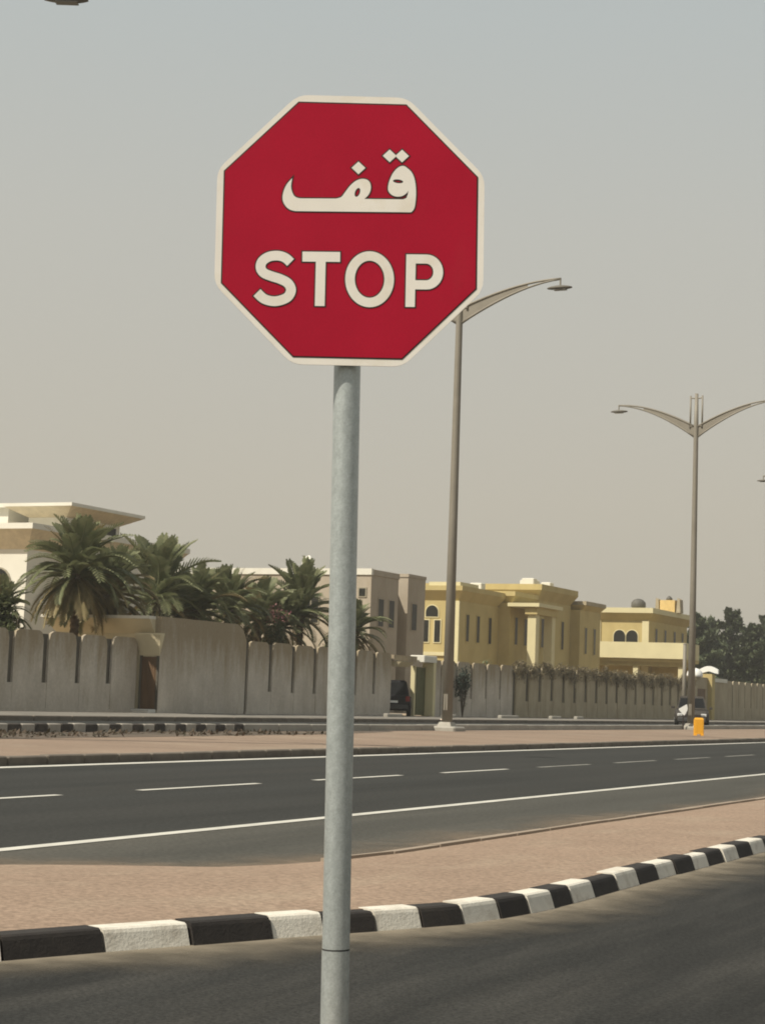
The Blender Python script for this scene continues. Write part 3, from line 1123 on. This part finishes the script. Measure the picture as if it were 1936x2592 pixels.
# B: long beige villa
t = thing('beige_villa', 'long beige flat-roofed villa standing behind the stop sign pole', 'villa', (0, 0, 0))
BY = 95.8
part('wall', m_beige, t, -60, -46, BY, 99.6, 0.2, 8.25)
part('parapet', m_white, t, -60.1, -45.97, BY - .08, BY + 0.2, 8.252, 8.62)
part('parapet', m_beige, t, -46.2, -45.95, BY + .2, 99.62, 8.252, 8.58)
part('wall', m_beige, t, -60, -46.0, 101.0, 103.6, 0.2, 8.5)
part('wall', m_beige, t, -60, -46.9, 99.62, 100.98, 0.2, 8.0)
part('parapet', m_beige, t, -60, -45.96, 100.95, 103.65, 8.502, 8.7)
for (a0, a1) in ((-58.6, -57.6), (-55.8, -54.8), (-53.2, -52.2), (-50.4, -49.4), (-48.0, -47.2)):
    window(t, 'y', a0, a1, 5.4, 7.0, BY)
    window(t, 'y', a0, a1, 1.6, 3.4, BY)
window(t, 'y', -46.75, -46.35, 7.0, 7.45, BY, mullion=False)
for (a0, a1) in ((96.8, 97.5), (98.3, 99.0), (101.6, 102.3)):
    window(t, 'x', a0, a1, 5.3, 6.9, -46.0, mullion=False, surround=m_beige)
dish = thing('satellite_dish', 'white satellite dish on the beige villa roof', 'satellite dish', (-50.5, 96.4, 8.25))
MB().tube([(0, 0, 0), (0, 0, 0.75)], 0.04, 8).build('mast', m_back, dish)
b = MB()
prof = [(0.02, 0.0), (0.25, 0.04), (0.42, 0.12), (0.55, 0.22)]
b.lathe(prof + [(0.53, 0.235), (0.40, 0.14), (0.24, 0.06), (0.02, 0.02)], 18)
o = b.build('reflector', m_dish, dish, smooth=True, loc=(0, -0.05, 0.75))
o.scale = (.75, .75, .75)
o.rotation_euler = (R(65), 0, R(-30))
MB().tube([(0, -0.05, 0.8), (-0.2, -0.5, 1.15)], 0.02, 6).build('feed_arm', m_back, dish)

# C: yellow villa with projecting bays and a tall portico
t = thing('yellow_villa', 'two-storey yellow villa with projecting bays behind the lamp', 'villa', (0, 0, 0))
CY = 118.4


def cornice_run(x0, x1, y0, y1, z, parent, h=0.7, out=0.5, par=0.34):
    flare('cornice', m_yellow, parent, x0, x1, y0, y1, z, z + h, out)
    part('parapet', m_yellow, parent, x0 - out, x1 + out, y0 - out, y1 + out, z + h + 0.002, z + h + par)


part('wall', m_yellow, t, -66, -50.0, CY, 126.2, 0.2, 8.1)
cornice_run(-66, -50.0, CY, 125.9, 8.102, t)
part('parapet_block', m_ytrim, t, -52.2, -49.8, 118.2, 121.6, 9.146, 9.42)
part('bay_wall', m_yellow, t, -58, -49.1, 126.22, 131.2, 0.2, 8.45)
flare('bay_cornice', m_yellow, t, -58, -49.1, 126.5, 131.1, 8.452, 8.95, 0.35)
part('bay_parapet', m_yellow, t, -58.4, -48.7, 126.1, 131.15, 8.952, 9.3)
part('bay_wall', m_yellow, t, -60, -49.0, 131.22, 139.4, 0.2, 9.0)
flare('bay_cornice', m_yellow, t, -60, -49.0, 131.7, 139.2, 9.002, 9.75, 0.5)
part('bay_parapet', m_yellow, t, -60.5, -48.5, 131.2, 139.7, 9.752, 10.2)
part('bay_wall', m_yellow, t, -58, -48.2, 139.42, 144.6, 0.2, 8.7)
flare('bay_cornice', m_yellow, t, -58, -48.2, 139.9, 144.4, 8.702, 9.1, 0.35)
part('bay_parapet', m_wall2, t, -58.4, -47.8, 139.72, 144.8, 9.102, 9.42)
part('portico_column', m_ytrim, t, -47.65, -47.0, 126.1, 126.8, 0.2, 7.6)
part('portico_beam', m_yellow, t, -47.8, -46.85, 125.9, 130.5, 7.602, 8.15)
part('portico_roof', m_ytrim, t, -49.08, -46.6, 125.6, 130.8, 8.152, 8.42)
part('portico_column', m_ytrim, t, -47.65, -47.0, 129.6, 130.3, 0.2, 7.6)
part('corner_pilaster', m_ytrim, t, -50.5, -49.85, CY - 0.16, CY - 0.002, 0.2, 8.09)
for (a0, a1) in ((119.9, 120.4), (121.9, 122.4), (124.2, 124.7)):
    window(t, 'x', a0, a1, 5.3, 7.2, -50.0, mullion=False, surround=m_yellow)
    window(t, 'x', a0, a1, 1.4, 3.3, -50.0, mullion=False, surround=m_yellow)
for (a0, a1) in ((127.2, 127.7), (129.2, 129.7)):
    window(t, 'x', a0, a1, 5.4, 7.4, -49.1, mullion=False, surround=m_yellow)
for (a0, a1) in ((132.6, 133.1), (134.8, 135.3), (137.2, 137.7)):
    window(t, 'x', a0, a1, 5.4, 7.6, -49.0, mullion=False, surround=m_yellow)
for (a0, a1) in ((140.6, 141.1), (142.8, 143.3)):
    window(t, 'x', a0, a1, 5.2, 7.3, -48.2, mullion=False, surround=m_yellow)
window(t, 'y', -52.45, -51.5, 6.95, 7.75, CY, arch=True, surround=m_ytrim)
window(t, 'y', -52.7, -52.2, 5.15, 6.7, CY, mullion=False, surround=m_ytrim)
window(t, 'y', -51.75, -51.3, 5.15, 6.7, CY, mullion=False, surround=m_ytrim)
part('sill_band', m_ytrim, t, -53.0, -50.55, CY - 0.14, CY - .002, 4.2, 4.45)
for (x_, y2, w_, lab) in ((-50.2, 133.0, .5, 'middling white cooling unit on the tall middle roof, portico end'),
                          (-51.0, 135.2, .7, 'widest white cooling unit in the middle of the tall roof'),
                          (-50.4, 137.6, .4, 'narrowest white cooling unit on the far end of the tall roof'),
                          (-50.6, 123.4, .45, 'white cooling unit alone on the lower yellow roof by the arched window')):
    z_ = 10.2 if y2 > 130 else 9.144
    o = MB().bbox(-w_, w_, -.4, .4, 0, 0.55, 0.04).build('cooling_unit', m_white, None, loc=(x_, y2, z_))
    tag(o, lab, 'cooling unit', 'rooftop cooling units')

# D: villa with the big balcony
t = thing('balcony_villa', 'pale yellow villa with a long sunlit balcony facing the street', 'villa', (0, 0, 0))
DY = 154.1
part('wall', m_yellow, t, -51.8, -47, DY, 166.5, 0.2, 8.6)
flare('cornice', m_yellow, t, -51.8, -47, DY, 166.5, 8.602, 9.25, 0.55)
part('parapet', m_ytrim, t, -52.4, -46.4, DY - .6, 167.1, 9.252, 9.7)
part('corner_pilaster', m_ytrim, t, -47.5, -46.9, DY - .1, DY - .002, 0.2, 8.59)
part('corner_pilaster', m_ytrim, t, -51.85, -51.3, DY - .1, DY - .002, 0.2, 8.59)
part('balcony_wall', m_ytrim, t, -52.0, -42.8, 151.4, 151.62, 5.25, 6.62)
part('balcony_slab', m_yellow, t, -52.0, -42.8, 151.64, 155.6, 4.95, 5.24)
part('balcony_side', m_ytrim, t, -43.0, -42.8, 151.64, 155.6, 5.25, 6.62)
part('balcony_side', m_ytrim, t, -52.0, -51.82, 151.64, 154.08, 5.25, 6.62)
part('balcony_soffit', mat('balcony_under', (0.40, 0.33, 0.15), 0.9), t, -51.7, -43.1, 151.9, 155.5, 4.6, 4.949)
for x_ in (-51.6, -47.4, -43.4):
    part('column', m_ytrim, t, x_ - .22, x_ + .22, 152.0, 152.44, 0.2, 4.599)
for (a0, a1) in ((-50.1, -49.05), (-48.95, -47.9)):
    window(t, 'y', a0, a1, 5.3, 7.75, DY, arch=True, surround=m_ytrim)
for (a0, a1) in ((156.2, 156.8), (159.0, 159.6), (162.0, 162.6), (164.6, 165.2)):
    window(t, 'x', a0, a1, 6.2, 8.0, -47, mullion=False, surround=m_yellow)
part('ground_floor_wall', m_yellow, t, -46.88, -43.2, 155.0, 155.3, 0.2, 4.59)
tag(MB().lathe([(0.5, 0), (0.66, 0.25), (0.64, 0.6), (0.42, 0.85), (0.12, 0.95)], 14).build('roof_tank', m_tank, None, smooth=True, loc=(-48.5, 156, 9.69)),
    'dark round tank on the balcony villa roof', 'water tank')
ch = thing('roof_turret', 'orange lit roof turret between brown fins on the balcony villa', 'turret', (-47.3, 161.5, 9.69))
part('block', mat('orange_render', (0.55, 0.40, 0.17), 0.9), ch, -0.7, 0.7, -0.6, 0.6, 0, 1.15)
for s_ in (-1, 1):
    MB().prism([(s_ * 1.0 - .2, 0), (s_ * 1.0 + .2, 0), (s_ * 1.0 + .13, 1.2), (s_ * 1.0 - .1, 1.35)], 'y', -.5, .5).build('fin', m_wall2, ch)
b = MB()
b.lathe([(0.25, 0), (0.32, 0.12), (0.2, 0.3), (0.05, 0.42)], 10, (0, 0, 1.152))
b.build('finial', m_tank, ch, smooth=True)

# ------------------------------------------------------------------ palms
FR = []


def frond_mesh(length, rise, droop, n=20, mat_=None):
    """arched frond along +x in the xz plane with pinnate leaflets on both sides"""
    b = MB()
    spine = []
    ang = rise
    p = Vector((0, 0, 0))
    st_ = length / n
    for i in range(n + 1):
        spine.append(p.copy())
        ang -= droop / n * (0.5 + 1.0 * i / n)
        p = p + Vector((math.cos(ang), 0, math.sin(ang))) * st_
    b.tube(spine[::4], [0.03 - 0.022 * k_ / max(1, len(spine[::4]) - 1) for k_ in range(len(spine[::4]))], 4)
    for i in range(2, n + 1):
        q = i / n
        ll = length * 0.24 * (math.sin(math.pi * (0.12 + 0.80 * q)) ** 0.7) * random.uniform(.85, 1.1)
        d = (spine[i] - spine[i - 1]).normalized()
        up = Vector((-d.z, 0, d.x))
        for s_ in (-1, 1):
            dirv = (d * 0.62 + Vector((0, s_, 0)) * 0.72 + up * 0.28 + Vector((0, 0, -0.12))).normalized()
            w_ = d * 0.032 + up * 0.012
            base = spine[i]
            mid = base + dirv * ll * 0.5
            tip = base + dirv * ll + Vector((0, 0, -0.10 * ll))
            b.add([base - w_ * .5, base + w_ * .5, mid + w_ * 1.15, tip, mid - w_ * 1.15], [(0, 1, 2, 4), (4, 2, 3)])
    me = b.mesh('frond', fix=False)
    me.materials.append(mat_)
    return me


def make_fronds(mat_):
    return [frond_mesh(1.0, R(rs), R(dr_), 22, mat_) for rs, dr_ in ((86, 25), (78, 45), (66, 65), (50, 80), (30, 90), (8, 80), (-18, 60), (-38, 45))]


FG = make_fronds(m_frond)
FY = make_fronds(m_frondy)


def palm(x, y_, h_, length, n, label, dry=0.25, upright=0.0, tr=0.16, lean=(0, 0)):
    t = thing('date_palm', label, 'palm tree', (x, y_, 0.24), random.uniform(0, 6), 'date palms behind the wall')
    h_ -= 0.24
    b = MB()
    pts, rad = [], []
    ns_ = int(h_ / 0.12)
    for i in range(ns_ + 1):
        q = i / ns_
        pts.append((lean[0] * q * q, lean[1] * q * q, h_ * q))
        rad.append((tr * (1.15 - 0.2 * q)) * (1.0 + (0.14 if i % 2 else -0.06)) + (0.08 * max(0, q - 0.85) / 0.15))
    b.tube(pts, rad, 9)
    b.build('trunk', m_trunk, t, smooth=False)
    top = Vector((lean[0], lean[1], h_))
    ga = math.pi * (3 - math.sqrt(5))
    for i in range(n):
        q = (i + .5) / n
        lvl = min(7, max(0, int((q ** (0.85 + upright)) * (8 - 2.2 * upright) + random.uniform(-.5, .5))))
        src = FY if (q > 1 - dry and random.random() < .85) or random.random() < 0.04 else FG
        o = link('frond', src[lvl], None, t, top + Vector((0, 0, 0.12 - 0.25 * q)))
        s_ = length * random.uniform(.82, 1.12) * (0.8 + 0.25 * math.sin(math.pi * q))
        o.scale = (s_, s_ * random.uniform(.8, 1.0), s_)
        o.rotation_euler = (R(random.uniform(-14, 14)), R(random.uniform(-7, 7)), ga * i + random.uniform(-.2, .2))
    b = MB()
    b.lathe([(0.05, -0.35), (tr * 1.5, -0.2), (tr * 1.6, 0.05), (0.06, 0.3)], 10, top)
    b.build('crown_base', m_trunk, t)
    return t


palm(-41.0, 58.9, 5.45, 2.5, 84, 'tallest full-crowned date palm in front of the white villa', 0.30)
palm(-41.4, 61.8, 4.9, 2.2, 66, 'yellowish drooping date palm over the gatehouse roof', 0.6)
palm(-42.0, 66.3, 5.0, 2.75, 50, 'upright fan-shaped date palm beside the white villa corner', 0.08, 0.7)
palm(-42.2, 69.9, 4.7, 2.3, 58, 'dense date palm over the far end of the gatehouse', 0.3, 0.15)
palm(-42.5, 73.3, 4.9, 2.2, 52, 'bushy date palm between the gatehouse and the pink flowers', 0.22, 0.2)
palm(-42.8, 76.8, 4.7, 2.1, 50, 'date palm next to the pink flowering shrub', 0.25, 0.1)
palm(-42.4, 80.3, 5.1, 2.7, 52, 'upright date palm next to the stop sign pole', 0.2, 0.45)
palm(-41.5, 84.6, 4.4, 2.0, 50, 'dark drooping date palm in front of the beige villa', 0.35)
palm(-41.0, 54.2, 3.75, 1.35, 60, 'low dense date palm beside the round green shrub', 0.08, 0.2)
palm(-42.4, 68.3, 4.3, 2.1, 46, 'short date palm squeezed behind the fan-shaped one', 0.3, 0.1)
palm(-42.6, 78.7, 4.4, 2.0, 44, 'short yellowing date palm behind the pink flowers', 0.4, 0.1)

# ------------------------------------------------------------------ shrubs, creeper and far trees


def leaf_cloud(b, c, rx, ry, rz, n, size, seed=0, shell=0.45):
    for i in range(n):
        while True:
            p = Vector((random.uniform(-1, 1), random.uniform(-1, 1), random.uniform(-1, 1)))
            if shell < p.length < 1:
                break
        w = 0.78 + 0.45 * mnoise.noise(p * 2.1 + Vector((seed, seed * 1.7, 0)))
        pos = Vector((c[0] + p.x * rx * w, c[1] + p.y * ry * w, c[2] + p.z * rz * w))
        d = Vector((random.gauss(0, 1), random.gauss(0, 1), random.gauss(0, .7))).normalized()
        u = d.cross(Vector((0.3, 0.2, 1))).normalized()
        s_ = size * random.uniform(.6, 1.3)
        b.add([pos - d * s_, pos + u * s_ * .42, pos + d * s_, pos - u * s_ * .42], [(0, 1, 2, 3)])


def shrub(name, x, y_, z0, h_, r, label, n=1500, material=None, size=0.07, cat='shrub', group=None):
    t = thing(name, label, cat, (x, y_, z0), 0, group)
    b = MB()
    for k_ in range(5):
        a = k_ * 1.26
        b.tube([(0, 0, 0), (0.25 * r * math.cos(a), 0.25 * r * math.sin(a), h_ * .35), (0.55 * r * math.cos(a), 0.55 * r * math.sin(a), h_ * .75)], [0.035, 0.025, 0.012], 5)
    b.build('stem', m_wood, t)
    b = MB()
    for k_ in range(7):
        a = random.uniform(0, 6.28)
        rr = r * random.uniform(.2, .6)
        leaf_cloud(b, (rr * math.cos(a), rr * math.sin(a), h_ * random.uniform(.42, .8)), r * .6, r * .6, h_ * .28, n // 4, size * 1.25, k_ * 3.1 + x, 0.15)
    b.build('foliage', material or m_leaf, t, fix=False)
    return t


shrub('leafy_shrub', -40.4, 53.6, 0.24, 4.5, 1.25, 'round green shrub at the foot of the tallest palm', 2600, size=0.08)
shrub('leafy_shrub', -40.8, 64.6, 0.24, 4.4, 1.2, 'olive shrub filling the gap above the gatehouse roof', 1800, m_conifo, size=0.08)
shrub('leafy_shrub', -40.9, 71.6, 0.24, 4.2, 1.3, 'olive shrub leaning over the wall beside the gatehouse', 2000, m_conifo, size=0.08)
t = shrub('flowering_shrub', -41.0, 75.2, 0.24, 5.2, 0.9, 'tall shrub with pink flowers among the palms', 1300, m_leaf, 0.075)
b = MB()
for k_ in range(4):
    leaf_cloud(b, (random.uniform(-.5, .5), random.uniform(-.5, .5), 4.7 + random.uniform(-.5, .4)), .45, .45, .4, 60, 0.06, k_, 0.2)
struct(b.build('flowers', m_flower, t, fix=False), 'stuff')
shrub('leafy_shrub', -40.2, 80.3, 0.24, 3.9, 1.1, 'dark scrubby bush poking over the wall by the pole', 1500, m_conifo, size=0.08)
shrub('leafy_shrub', -37.4, 89.6, 0.26, 2.9, 0.55, 'teal shrub growing against the short grey wall', 1100, leaf_mat('teal_leaf', (0.035, 0.055, 0.042), (0.07, 0.095, 0.075)), 0.06)
shrub('leafy_shrub', -39.4, 97.6, 0.24, 3.5, 0.7, 'bright green shrub behind the wall near the yellow bay', 700, leaf_mat('bright_leaf', (0.10, 0.13, 0.05), (0.2, 0.22, 0.13)), 0.07)

# dry creeper over the long wall: hanging stems with leaves
t = thing('creeper', 'dry brown creeper draped over the long wall below the villas', 'creeper', (-38, 98.7, 0.26))
b = MB()
bs = MB()
for i in range(300):
    yy_ = random.uniform(-0.3, 38.2)
    top = 3.0 + 0.35 * mnoise.noise(Vector((yy_ * .7, 0, 0))) + random.uniform(-.1, .22)
    ln = random.uniform(0.25, 1.1) * (0.85 + 0.5 * mnoise.noise(Vector((yy_ * .45, 5, 0))))
    pts = [Vector((-0.2, yy_, top - .12)), Vector((0.02, yy_ + random.uniform(-.08, .08), top + .05))]
    for k_ in range(4):
        pts.append(Vector((0.07 + random.uniform(0, .09), yy_ + random.uniform(-.16, .16), top - ln * (k_ + 1) / 4)))
    bs.tube(pts, 0.012, 3, cap=False)
    for k_ in range(26):
        q = random.random() ** 1.25 * (len(pts) - 2) + 1
        a, c = pts[int(q)], pts[min(int(q) + 1, len(pts) - 1)]
        p = a.lerp(c, q - int(q)) + Vector((random.uniform(-.02, .12), random.uniform(-.15, .15), random.uniform(-.1, .12)))
        d = Vector((random.gauss(0, .5), random.gauss(0, 1), random.gauss(-.3, 1))).normalized()
        u = d.cross(Vector((1, .3, .2))).normalized()
        s_ = random.uniform(.05, .115)
        b.add([p - d * s_, p + u * s_ * .45, p + d * s_, p - u * s_ * .45], [(0, 1, 2, 3)])
struct(bs.build('stems', m_wood, t, fix=False), 'stuff')
struct(b.build('leaves', m_vine, t, fix=False), 'stuff')


def conifer(x, y_, h_, r, label, material, n=8500):
    t = thing('conifer', label, 'tree', (x, y_, 0.0), random.uniform(0, 6), 'trees beyond the villas')
    b = MB()
    b.tube([(0, 0, 0), (0.1, 0, h_ * .5), (0, 0.1, h_ * .96)], [h_ * .022, h_ * .014, 0.03], 7)
    nb = 30
    tips = []
    for k_ in range(nb):
        q = 0.12 + 0.86 * k_ / nb
        a = k_ * 2.4
        rr = r * (1 - q) ** 0.6 * random.uniform(.65, 1.15)
        z = h_ * q
        p1 = (rr * .9 * math.cos(a), rr * .9 * math.sin(a), z + rr * .35)
        b.tube([(0, 0, z), p1], [0.05, 0.02], 4)
        tips.append((a, rr, z))
    b.build('trunk', m_wood, t)
    b = MB()
    for (a, rr, z) in tips:
        for k_ in range(3):
            qq = 0.35 + 0.3 * k_
            leaf_cloud(b, (rr * qq * math.cos(a), rr * qq * math.sin(a), z + rr * .35 * qq + 0.2), max(.55, rr * .34), max(.55, rr * .34), max(.6, h_ * .05),
                       n // (nb * 3), 0.30, a, 0.0)
    leaf_cloud(b, (0, 0.1, h_ * .96), .35, .35, h_ * .06, 60, 0.22, 1, 0.0)
    b.build('crown', material, t, fix=False)
    return t


for (x_, y2, h_, r_, lab, mm) in (
        (-54.2, 196.0, 11.4, 4.2, 'dark conifer right beside the balcony villa', m_conif),
        (-55.0, 214.0, 13.0, 3.6, 'tall dark pointed conifer second from the balcony villa', m_conif),
        (-51.0, 208.0, 10.8, 4.4, 'short dark conifer between two pointed ones', m_conif),
        (-53.0, 226.0, 12.8, 3.4, 'slender conifer with a thin spire top', m_conif),
        (-50.0, 217.0, 11.0, 4.4, 'broad olive-green conifer in front of the slender spire', m_conifo),
        (-52.0, 238.0, 13.6, 3.2, 'thin olive conifer with a gappy top', m_conifo),
        (-48.5, 229.0, 12.2, 4.6, 'dark bushy conifer near the road end of the row', m_conif),
        (-50.0, 246.0, 16.2, 5.2, 'tallest and broadest dark conifer of the row', m_conif),
        (-46.0, 238.0, 12.4, 5.0, 'dense conifer standing in front of the tallest one', m_conif),
        (-56.0, 206.0, 9.8, 4.6, 'middling dark conifer crowding the first pointed one', m_conif),
        (-47.5, 212.0, 9.6, 4.4, 'shorter olive conifer under the slender spire', m_conifo),
        (-51.5, 232.0, 11.4, 4.6, 'full dark conifer between the thin olive and the bushy one', m_conif),
        (-49.0, 200.0, 8.2, 4.4, 'low dark conifer just above the white arched crest', m_conif),
        (-58.0, 203.0, 8.6, 4.4, 'low rounded conifer behind the balcony end', m_conif),
        (-45.5, 206.0, 7.8, 4.4, 'low olive conifer behind the brown boundary wall', m_conifo),
        (-44.0, 222.0, 8.6, 4.6, 'low dark conifer where the brown wall ends', m_conif),
        (-59.5, 222.0, 12.2, 4.6, 'round-shouldered conifer set back behind the first ones', m_conif),
        (-56.5, 238.0, 13.4, 4.8, 'broad conifer set back behind the slender spire', m_conif),
        (-54.5, 252.0, 14.4, 5.0, 'wide conifer set back behind the thin olive one', m_conif),
        (-42.5, 232.0, 9.0, 4.8, 'spreading dark conifer at the road end of the wall', m_conif)):
    conifer(x_, y2, h_, r_, lab, mm)

# scrappy ground cover in the bed on the median
b = MB()
for i in range(1500):
    yy_ = random.uniform(24, 46)
    xx = random.uniform(-24.55, -22.3)
    if mnoise.noise(Vector((xx * .9, yy_ * .5, 2))) < -0.05:
        continue
    p = Vector((xx, yy_, 0.135 + random.uniform(0, .06)))
    d = Vector((random.gauss(0, 1), random.gauss(0, 1), abs(random.gauss(0, .6)))).normalized()
    u = d.cross(Vector((.2, .1, 1))).normalized()
    s_ = random.uniform(.05, .12)
    b.add([p - d * s_, p + u * s_ * .4, p + d * s_, p - u * s_ * .4], [(0, 1, 2, 3)])
o = struct(b.build('ground_cover', leaf_mat('bed_leaf', (0.05, 0.045, 0.026), (0.11, 0.075, 0.05)), None, fix=False), 'stuff')
o['label'] = 'scrappy brown ground cover on the median bed'
b = MB()
b.add([(-24.72, 20, .134), (-22.2, 20, .134), (-22.0, 30, .134), (-22.4, 38, .134), (-22.9, 46, .134), (-24.0, 52, .134), (-24.72, 53, .134)], [tuple(range(7))])
struct(b.build('planting_bed', mat('bed_soil', (0.095, 0.075, 0.055), 0.95, var=0.25, scale=0.8, stain=(0.19, 0.14, 0.1), stain_amt=0.6, stain_scale=0.6), None, fix=False))

# ------------------------------------------------------------------ cars


def car(name, label, loc, rz, paint, L_=4.6, Wd=1.86, H=1.72, suv=True):
    """nose towards +y, on four wheels"""
    t = thing(name, label, 'car', loc, rz)
    hw = Wd / 2
    yr, yf = -L_ / 2, L_ / 2
    belt = 1.02
    stn = [(yr, .50, .88, .86), (yr + .08, .36, belt - .02, .94), (yr + .5, .28, belt, 1), (yr + 1.6, .26, belt, 1), (yf - 1.6, .26, belt - .02, 1),
           (yf - 1.2, .28, belt - .06, .99), (yf - .4, .30, belt - .14, .95), (yf - .06, .36, belt - .24, .88), (yf, .46, .70, .80)]
    v_, f_ = [], []
    for (y2, zb, zt, k_) in stn:
        w_ = hw * k_
        ring = [(w_ * .9, zb), (w_, zb + .12), (w_ * 1.0, .66 if zt > .7 else (zb + zt) / 2), (w_ * .97, zt - .06), (w_ * .88, zt)]
        ring = ring + [(-p[0], p[1]) for p in reversed(ring)]
        v_ += [(p[0], y2, p[1]) for p in ring]
    n_ = 10
    for i in range(len(stn) - 1):
        for k_ in range(n_):
            j = (k_ + 1) % n_
            f_.append((i * n_ + k_, i * n_ + j, (i + 1) * n_ + j, (i + 1) * n_ + k_))
    f_ += [tuple(range(n_)), tuple(range((len(stn) - 1) * n_, len(stn) * n_))]
    MB().add(v_, f_).build('body', paint, t)
    # greenhouse
    a = (-hw * .87, hw * .87, yr + (.16 if suv else .5), yf - 1.15)
    c = (-hw * .70, hw * .70, yr + (.52 if suv else 1.1), yf - 2.0)
    MB().frustum(a, belt - .03, c, H - .07).build('cabin', paint, t)
    MB().frustum(c, H - .069, (c[0] + .09, c[1] - .09, c[2] + .12, c[3] - .14), H).build('roof', paint, t)

    def lerp_face(i0, i1, j0, j1, u0, u1, w0, w1, off):
        """quad on the face spanned by bottom i0-i1 and top j0-j1 corners"""
        P0, P1, T0, T1 = (Vector(q) for q in (i0, i1, j0, j1))
        nrm = (P1 - P0).cross(T0 - P0).normalized() * off

        def pt(u, w):
            return P0.lerp(P1, u).lerp(T0.lerp(T1, u), w) + nrm
        return [pt(u0, w0), pt(u1, w0), pt(u1, w1), pt(u0, w1)]
    zb, zt = belt - .03, H - .07
    A = [(a[0], a[2], zb), (a[1], a[2], zb), (a[1], a[3], zb), (a[0], a[3], zb)]
    C = [(c[0], c[2], zt), (c[1], c[2], zt), (c[1], c[3], zt), (c[0], c[3], zt)]
    for (i, j, nm, spans) in ((0, 1, 'rear_window', [(.07, .93)]), (2, 3, 'windscreen', [(.05, .95)]), (1, 2, 'side_window', [(.06, .36), (.39, .64), (.67, .93)]), (3, 0, 'side_window', [(.07, .33), (.36, .61), (.64, .94)])):
        for (u0, u1) in spans:
            q = lerp_face(A[i], A[j], C[i], C[j], u0, u1, .12, .92, .008)
            MB().add(q, [(0, 1, 2, 3)]).build(nm, m_cglass, t, fix=False)
    for (sx_, wy) in ((-1, yr + .85), (1, yr + .85), (-1, yf - .9), (1, yf - .9)):
        b = MB()
        xo = sx_ * (hw - .02)
        b.tube([(xo - sx_ * .22, wy, .35), (xo - sx_ * .2, wy, .35), (xo - sx_ * .03, wy, .35), (xo + sx_ * .005, wy, .35)], [.32, .35, .35, .3], 20)
        w_ = b.build('wheel', m_tyre, t)
        MB().tube([(xo, wy, .35), (xo + sx_ * .02, wy, .35)], [.22, .2], 16).build('rim', m_rim, w_)
    for s_ in (-1, 1):
        MB().bbox(s_ * hw * .80 - .11, s_ * hw * .80 + .11, yr - .015, yr + .2, .74, 1.0, .02).build('tail_lamp', m_redl, t)
        MB().bbox(s_ * hw * .66 - .16, s_ * hw * .66 + .16, yf - .2, yf + .0, .62, .76, .03).build('headlamp', m_whl, t)
        MB().bbox(s_ * (hw + .08) - .09, s_ * (hw + .08) + .09, yf - 1.65, yf - 1.5, 1.0, 1.14, .02).build('mirror', paint, t)
    MB().bbox(-hw * .84, hw * .84, yr - .05, yr + .12, .36, .58, .04).build('rear_bumper', m_plast, t)
    MB().bbox(-hw * .80, hw * .80, yf - .14, yf + .05, .34, .54, .04).build('front_bumper', m_plast, t)
    MB().box(-.26, .26, yr - .028, yr - .005, .66, .77).build('number_plate', m_plate, t)
    MB().box(-hw * .46, hw * .46, yf - .02, yf + .015, .57, .69).build('grille', m_sblack, t)
    return t


car('parked_car', 'dark charcoal car parked nose-in in the driveway gap of the wall', (-39.0, 84.3, 0.255), R(24), m_suv, H=1.78)
car('oncoming_car', 'brown-grey car on the opposite road behind the orange box', (-27.2, 97.6, 0.122), R(196), m_grey, H=1.7)

# ------------------------------------------------------------------ dusty air
hz = MB().box(-720, 720, -720, 720, -1.1, 21.0).build('haze', None)
struct(hz, 'stuff')
MH = bpy.data.materials.new('dusty_air')
MH.use_nodes = True
hn = MH.node_tree.nodes
hn.remove(hn['Principled BSDF'])
pv = hn.new('ShaderNodeVolumePrincipled')
pv.inputs['Color'].default_value = (0.93, 0.90, 0.83, 1)
pv.inputs['Density'].default_value = 0.00055
pv.inputs['Anisotropy'].default_value = 0.25
MH.node_tree.links.new(pv.outputs[0], hn['Material Output'].inputs['Volume'])
hz.data.materials.append(MH)
